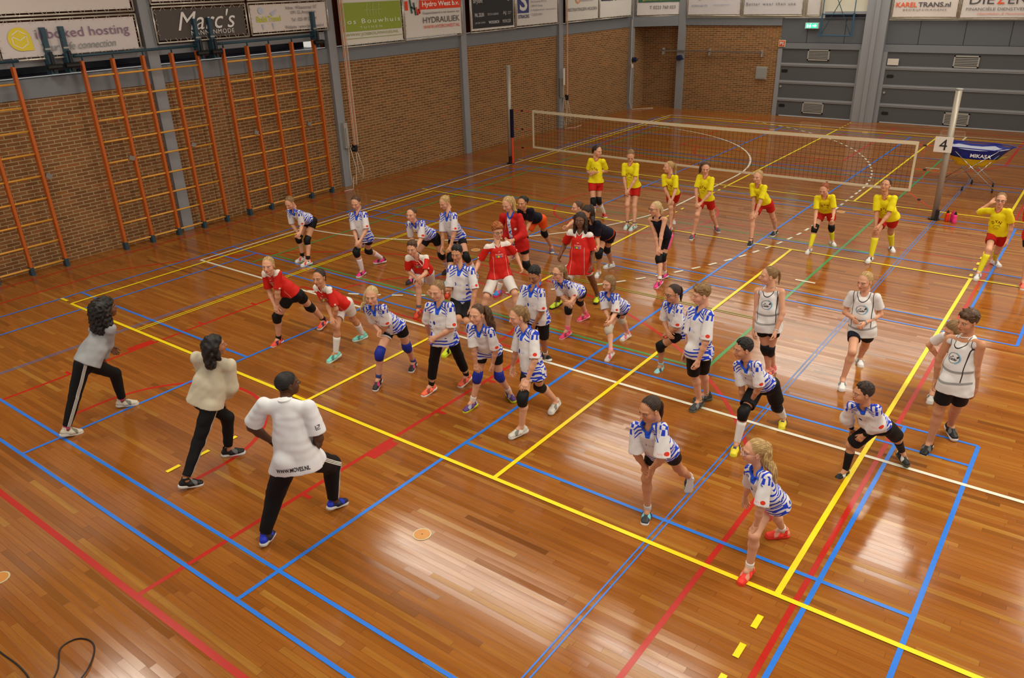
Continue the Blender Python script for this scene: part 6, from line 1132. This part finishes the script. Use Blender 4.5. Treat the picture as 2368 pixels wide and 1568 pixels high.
PEOPLE = [
 ('C1', mkp(dict(shirt='sweat', sf=1.75, loose=.030, hem=.035, slw=.95, shirt_name='sweatshirt', collar=((150, 150, 152), .009, .01)), pants=('track', 1.9, .010), shoes=((206, 198, 180), (206, 202, 192)), sock=((200, 80, 110), .12), hair=('curly_big', 'black'), skin='b', pitch=0),
  'woman with big dark curly hair in a light grey sweatshirt, lunging at the far left'),
 ('C2', mkp(dict(shirt='cream', sf=1.6, loose=.034, hem=.02, slw=1.10, shirt_name='sweater'), pants=('track', 1.9, .010), shoes=(BK_, (220, 220, 220)), hair=('dark_curls', 'black'), skin='t', pitch=0),
  'woman with black hair in a cream knitted sweater, lunging with her back to the camera'),
 ('C3', mkp(dict(shirt='tee', sf=.80, loose=.020, hem=.045, slw=1.15, shirt_name='tshirt', collar=((224, 224, 228), .008, .02)), fat=1.10, pants=('track', 1.92, .016), shoes=((26, 34, 66), (206, 204, 198), (30, 50, 190)), laces=(30, 50, 200), hair=('buzz', 'black'), skin='d', pitch=0, hand='hip', bands=(('wristwatch', 'l', (16, 16, 18)),)),
  'man in a white T-shirt with hem lettering, hands on hips, lunging in the foreground'),
 ('RA', mkp(RE, fat=1.08, hem=.0, pants=('black', .42, .003), pads=('lr', BK_), sock=(BK_, .14), shoes=((240, 84, 66), WH_, (50, 30, 60)), laces=(60, 40, 80), hair=('pony', 'blonde'), tail=(.16, .018, -.3), pitch=5),
  'blonde girl in a red shirt and tight black shorts with black knee pads, lunging'),
 ('RB', mkp(RE, hem=.02, pants=('white', .62, .014), sock=(WH_, .62), shoes=((128, 218, 200), (214, 232, 226)), laces=(120, 220, 200), hair=('pony', 'dbrown'), tail=(.18, .018), skin='m', pitch=5),
  'dark haired girl in a red shirt, white shorts and mint green shoes'),
 ('BG', mkp(AJ, fat=1.03, pants=('whitetrim', .40, .006), pads=('lr', BLU), sock=((60, 74, 140), .18), shoes=((36, 36, 40), WH_, (206, 60, 110)), hair=('pony', 'pale'), tail=(.32, .030, 1.0, .0), pitch=10),
  'blonde girl with a side ponytail, blue and white shirt and royal blue knee pads'),
 ('BF', mkp(AJ, loose=.024, pants=('leggings', 1.68, .006), sock=(BK_, .18), shoes=((250, 106, 70), (230, 230, 228)), laces=(250, 120, 80), hair=('pony', 'dblonde'), tail=(.20, .022), pitch=12),
  'smiling girl in blue and white shirt with black leggings and bright orange shoes'),
 ('BH', mkp(AJ, pants=('black', .45, .006), pads=('lr', BLU), sock=((226, 214, 206), .2), shoes=((92, 60, 130), (196, 214, 40), (170, 170, 180)), hair=('pony', 'brown'), tail=(.34, .042, -.9), pitch=5),
  'girl with long wavy brown ponytail, blue knee pads and purple and yellow shoes'),
 ('BI', mkp(AJ, hem=.05, pants=('black', .38, .004), pads=('lr', BK_), shoes=((216, 212, 200), (220, 220, 216)), hair=('pony', 'dblonde'), tail=(.30, .040, -.3), pitch=15),
  'girl with a dark blonde ponytail, black knee pads and white shoes, stepping left'),
 ('BJ', mkp(AJ, hem=.03, pants=('black', .92, .014), sock=(WH_, .12), shoes=(BK_, WH_), hair=('crop_short', 'black'), skin='t', pitch=28),
  'black haired boy looking down, blue and white shirt, just behind two ponytailed girls'),
 ('BK', mkp(AJ, pants=('black', .36, .004), pads=('lr', BK_), sock=((240, 110, 140), .22), shoes=((240, 66, 116), (240, 170, 180)), laces=(240, 90, 140), hair=('pony', 'dblonde'), tail=(.30, .026, -.3, .06), tie=(226, 90, 120), glasses=(30, 26, 30), pitch=2),
  'girl with glasses and a high ponytail bending over in bright pink shoes'),
 ('BL', mkp(AJ, loose=.024, pants=('black', .40, .005), pads=('lr', (206, 196, 176)), sock=((240, 150, 160), .12), shoes=((226, 214, 208), WH_, (230, 110, 140)), laces=(236, 110, 150), hair=('bob', 'dblonde'), pitch=8),
  'smallest girl with loose hair and cream coloured knee pads'),
 ('RE', mkp(RE, hem=.07, loose=.026, pants=('white', .50, .014), shoes=((206, 226, 40), (40, 40, 40)), sock=((90, 90, 96), .15), hair=('long', 'dbrown'), skin='b', pitch=2),
  'dark skinned girl with long dark braids in a long red shirt and white shorts'),
 ('RD', mkp(RE, hem=.02, pants=('white', .90, .014), shoes=((206, 220, 60), WH_), sock=(WH_, .1), hair=('ginger_curls', 'ginger'), glasses=(70, 60, 60), pitch=8),
  'curly ginger haired boy with glasses, red shirt and white shorts, arms spread'),
 ('BW', mkp(AJ, hem=.03, pants=('black', .92, .014), shoes=((206, 226, 30), (206, 226, 60), (30, 30, 30)), hair=('crop_short', 'black'), skin='m', pitch=12),
  'black haired boy standing upright in blue and white shirt and lime shoes'),
 ('RC', mkp(RE, hem=.02, pants=('white', .86, .018), sock=((90, 90, 92), .16), shoes=((222, 70, 40), (200, 60, 40)), laces=(200, 50, 40), hair=('crop_short', 'brown'), pitch=12),
  'brown haired boy in a red shirt bending with both hands on his knee'),
 ('B1', mkp(AJ, loose=.014, hem=.0, pants=('black', .34, .003), pads=('lr', BK_), sock=(BK_, .22), shoes=((222, 218, 214), WH_, (220, 70, 50)), hair=('pony', 'dblonde'), tail=(.22, .018, .6), pitch=30),
  'girl bending over nearest to the wall bars, in blue and white shirt, looking down'),
 ('B2', mkp(AJ, pants=('black', .36, .004), pads=('lr', BK_), sock=((226, 210, 210), .62), shoes=((240, 50, 140), (230, 226, 220), (60, 30, 40)), laces=(230, 60, 140), hair=('pony', 'brown'), tail=(.18, .016), pitch=22),
  'girl in knee high white socks and pink shoes, second from the wall bars'),
 ('B3', mkp(AJ, loose=.014, hem=.0, fat=1.04, pants=('black', .38, .003), pads=('lr', BK_), sock=((220, 206, 206), .5), shoes=((40, 36, 44), (60, 50, 60), (226, 60, 140)), laces=(230, 50, 150), hair=('pony', 'brown'), tail=(.14, .016), pitch=5),
  'girl leaning forward behind the red shirted brown haired boy, dark ponytail'),
 ('B4', mkp(AJ, hem=.02, pants=('black', .38, .004), pads=('lr', BK_), sock=(WH_, .55), shoes=((130, 206, 220), WH_, (60, 90, 180)), hair=('pony', 'blonde'), tail=(.20, .018, 0, .045), pitch=25),
  'blonde girl in blue and white shirt looking down, behind the upright black haired boy'),
 ('R1', mkp(dict(shirt='jacket', sf=1.85, loose=.018, hem=.07, slw=1.0, shirt_name='track_jacket', collar=((36, 84, 210), .014, .06)), pants=('black', .45, .004), pads=('lr', BK_), sock=(WH_, .3), shoes=((50, 140, 220), (230, 60, 130), (230, 60, 140)), hair=('pony', 'blonde'), tail=(.30, .032, -.5, .045), pitch=25),
  'blonde girl in a red track jacket over a blue and white shirt'),
 ('O1', mkp(NA, pants=('orange', .50, .010), pads=('lr', BK_), shoes=((96, 100, 108), WH_, (226, 70, 110)), laces=(230, 70, 120), hair=('pony', 'black'), tail=(.13, .044, -.2, .05), skin='m', pitch=8),
  'dark haired girl in a navy shirt and bright orange shorts, bending over'),
 ('N1', mkp(NA, pants=('black', .45, .004), pads=('lr', BK_), shoes=((210, 214, 212), WH_), hair=('pony', 'brown'), tail=(.28, .014, .9), pitch=5),
  'girl with a thin brown braid, almost hidden behind the other navy shirted girl'),
 ('N2', mkp(NA, fat=1.08, hem=.04, loose=.016, pants=('black', .42, .004), pads=('lr', BK_), shoes=((222, 226, 222), WH_), hair=('pony', 'dbrown'), tail=(.34, .046, -.5, .04), tie=(236, 40, 110), skin='m', pitch=40),
  'bending girl in a navy shirt, long dark hair in a pink tie'),
 ('K1', mkp(dict(shirt='tank', sf=0, loose=.008, hem=.0, wf=1.3, shirt_name='tank_top'), pants=('pinkside', .60, .003), pads=('lr', BK_), sock=(WH_, .14), shoes=((240, 50, 140), (230, 220, 220), (90, 40, 50)), laces=(60, 20, 40), hair=('pony', 'pale'), tail=(.14, .026, -.3, -.01), glasses=(40, 30, 30), pitch=8),
  'blonde girl in a dark tank top and pink edged black shorts, hands on her knee'),
 ('Y1', mkp(YE, pants=('red', .42, .012), pads=('lr', BK_), sock=(WH_, .6), shoes=((206, 50, 40), WH_), hair=('pony', 'dbrown'), tail=(.14, .020), pitch=8),
  'girl in a yellow shirt looking over her shoulder, leftmost of the yellow shirts'),
 ('Y2', mkp(YE, pants=('red', .50, .012), sock=((50, 50, 70), .10), shoes=((196, 222, 214), WH_), hair=('pony', 'dblonde'), tail=(.10, .016, 0, .07), pitch=38),
  'girl in a yellow shirt with head bowed and pale mint shoes'),
 ('Y3', mkp(YE, pants=('red', .50, .012), shoes=((222, 210, 208), WH_, (206, 50, 50)), hair=('pony', 'blonde'), tail=(.24, .032), pitch=5),
  'girl in a yellow shirt turned sideways with long blonde hair, behind the tank top girl'),
 ('Y4', mkp(YE, pants=('red', .55, .012), shoes=((80, 80, 90), WH_, (206, 60, 60)), hair=('pony', 'brown'), tail=(.24, .030, .9, .02), pitch=20),
  'girl in a yellow shirt with brown curls hanging at one side, dark grey shoes'),
 ('Y5', mkp(YE, pants=('red', .55, .012), shoes=((26, 26, 30), WH_), hair=('pony', 'blonde'), tail=(.18, .020, 0, .05), pitch=8),
  'pale blonde girl in a yellow shirt lunging in black shoes'),
 ('Y6', mkp(YE, pants=('red', .50, .012), pads=('lr', BK_), sock=((226, 214, 40), .68), shoes=((228, 226, 222), WH_), hair=('pony', 'auburn'), tail=(.12, .018, 0, .07), pitch=28),
  'red haired girl in a yellow shirt with black knee pads over yellow socks'),
 ('Y7', mkp(YE, fat=1.08, hem=.02, pants=('red', .55, .012), sock=((226, 214, 40), .80), shoes=((226, 226, 226), WH_, (60, 60, 60)), hair=('pony', 'dbrown'), tail=(.14, .018), skin='m', pitch=-12),
  'dark haired girl in a yellow shirt and knee high yellow socks, chin raised'),
 ('Y8', mkp(YE, hem=.0, pants=('red', .55, .014), sock=((226, 214, 40), .80), shoes=((228, 226, 224), WH_), hair=('pony', 'dblonde'), tail=(.10, .016), glasses=(40, 30, 34), pitch=3, hand='ear'),
  'girl in a yellow shirt and glasses holding a hand to her ear, rightmost in yellow'),
 ('D1', mkp(BI, pants=('black', .34, .004), pads=('lr', BK_), sock=((240, 110, 110), .1), shoes=((240, 120, 110), WH_), hair=('pony', 'dblonde'), tail=(.18, .016), pitch=5, bands=(('bracelet', 'l', (200, 200, 200)),)),
  'girl in a white bib with bare arms and black knee pads, looking to the left'),
 ('D2', mkp(BI, sf=.62, loose=.022, pants=('navy', .45, .010), shoes=((230, 230, 228), WH_), hair=('pony', 'blonde'), tail=(.18, .024), pitch=12, bands=(('bracelet', 'l', (130, 140, 150)),)),
  'blonde girl in a white bib over a white T-shirt, hands held at her waist'),
 ('D3', mkp(BI, fat=1.02, loose=.024, pants=('black', .62, .012), shoes=(BK_, WH_), hair=('crop', 'brown'), skin='m', pitch=8, collar=((220, 216, 214), .006, .0)),
  'tall brown haired boy in a white bib and black shorts near the right edge'),
 ('D4', mkp(BI, sf=.62, pants=('black', .5, .008), shoes=((214, 212, 206), WH_), hair=('bob', 'dblonde'), pitch=25),
  'child in a white bib mostly hidden behind the tall brown haired boy'),
 ('BM', mkp(AJ, pants=('black', .40, .005), pads=('lr', BK_), sock=((170, 206, 206), .16), shoes=((150, 212, 214), WH_, (50, 70, 80)), laces=(40, 60, 80), hair=('pony', 'dbrown'), tail=(.20, .020), glasses=(26, 22, 26), skin='m', pitch=8),
  'dark ponytailed girl with glasses, pale blue shoes, half behind the fair haired boy'),
 ('BN', mkp(AJ, loose=.022, hem=.035, pants=('black', .95, .014), shoes=((54, 54, 54), (90, 96, 84)), laces=(50, 50, 50), sock=((100, 120, 90), .06), hair=('crop', 'dblonde'), pitch=8),
  'fair haired boy standing upright in blue and white shirt and dark grey shoes'),
 ('BO', mkp(AJ, hem=.01, pants=('black', .74, .022), pads=('lr', BK_), sock=(WH_, .72), shoes=((52, 60, 84), (220, 214, 60), (232, 214, 40), 1), laces=(30, 36, 50), hair=('crop_short', 'black'), skin='m', pitch=8),
  'black haired boy with knee pads, white socks and yellow toed shoes, bending'),
 ('BP', mkp(AJ, loose=.024, hem=.01, slw=1.2, pants=('black', .36, .005), sock=((200, 200, 206), .14), shoes=((50, 56, 62), (224, 226, 224), (120, 210, 220)), laces=(120, 206, 214), hair=('pony', 'dbrown'), tail=(.20, .020, 0, -.01), skin='m', pitch=18),
  'dark haired girl in the front row in dark grey shoes with turquoise laces'),
 ('BQ', mkp(AJ, loose=.022, hem=.03, pants=('greypink', .40, .008), sock=((232, 226, 222), .16), shoes=((240, 56, 40), (226, 60, 44), (230, 150, 130)), laces=(206, 36, 30), hair=('pony', 'blonde'), tail=(.38, .040, -.15, .055), glasses=(200, 170, 170), pitch=5),
  'blonde girl with a long ponytail, pale glasses and orange red shoes, nearest the camera'),
 ('BR', mkp(AJ, sf=1.55, slw=1.15, loose=.022, hem=.0, pants=('black', .88, .022), sock=(BK_, .72), shoes=((30, 30, 32), (80, 80, 60), (214, 214, 206)), hair=('crop_short', 'dbrown'), skin='m', pitch=6, bands=(('wristband', 'l', (18, 18, 20)), ('wristband', 'r', (18, 18, 20)))),
  'smiling dark haired boy with long black socks and black wristbands, lunging'),
 ('E1', mkp(RE, plainchest=1, pants=('black', .5, .010), shoes=((250, 110, 90), WH_), hair=('pony', 'brown'), tail=(.15, .018), pitch=5),
  'person just beyond the right edge of the photo, only a coral shoe tip showing'),
]
import time as _tm; _t0 = _tm.time()
ONLY = None
for pid, sp, lb in PEOPLE:
    if ONLY and pid not in ONLY: continue
    person(pid, POSES[pid], sp, lb)
print('people built in %.1f s' % (_tm.time()-_t0))
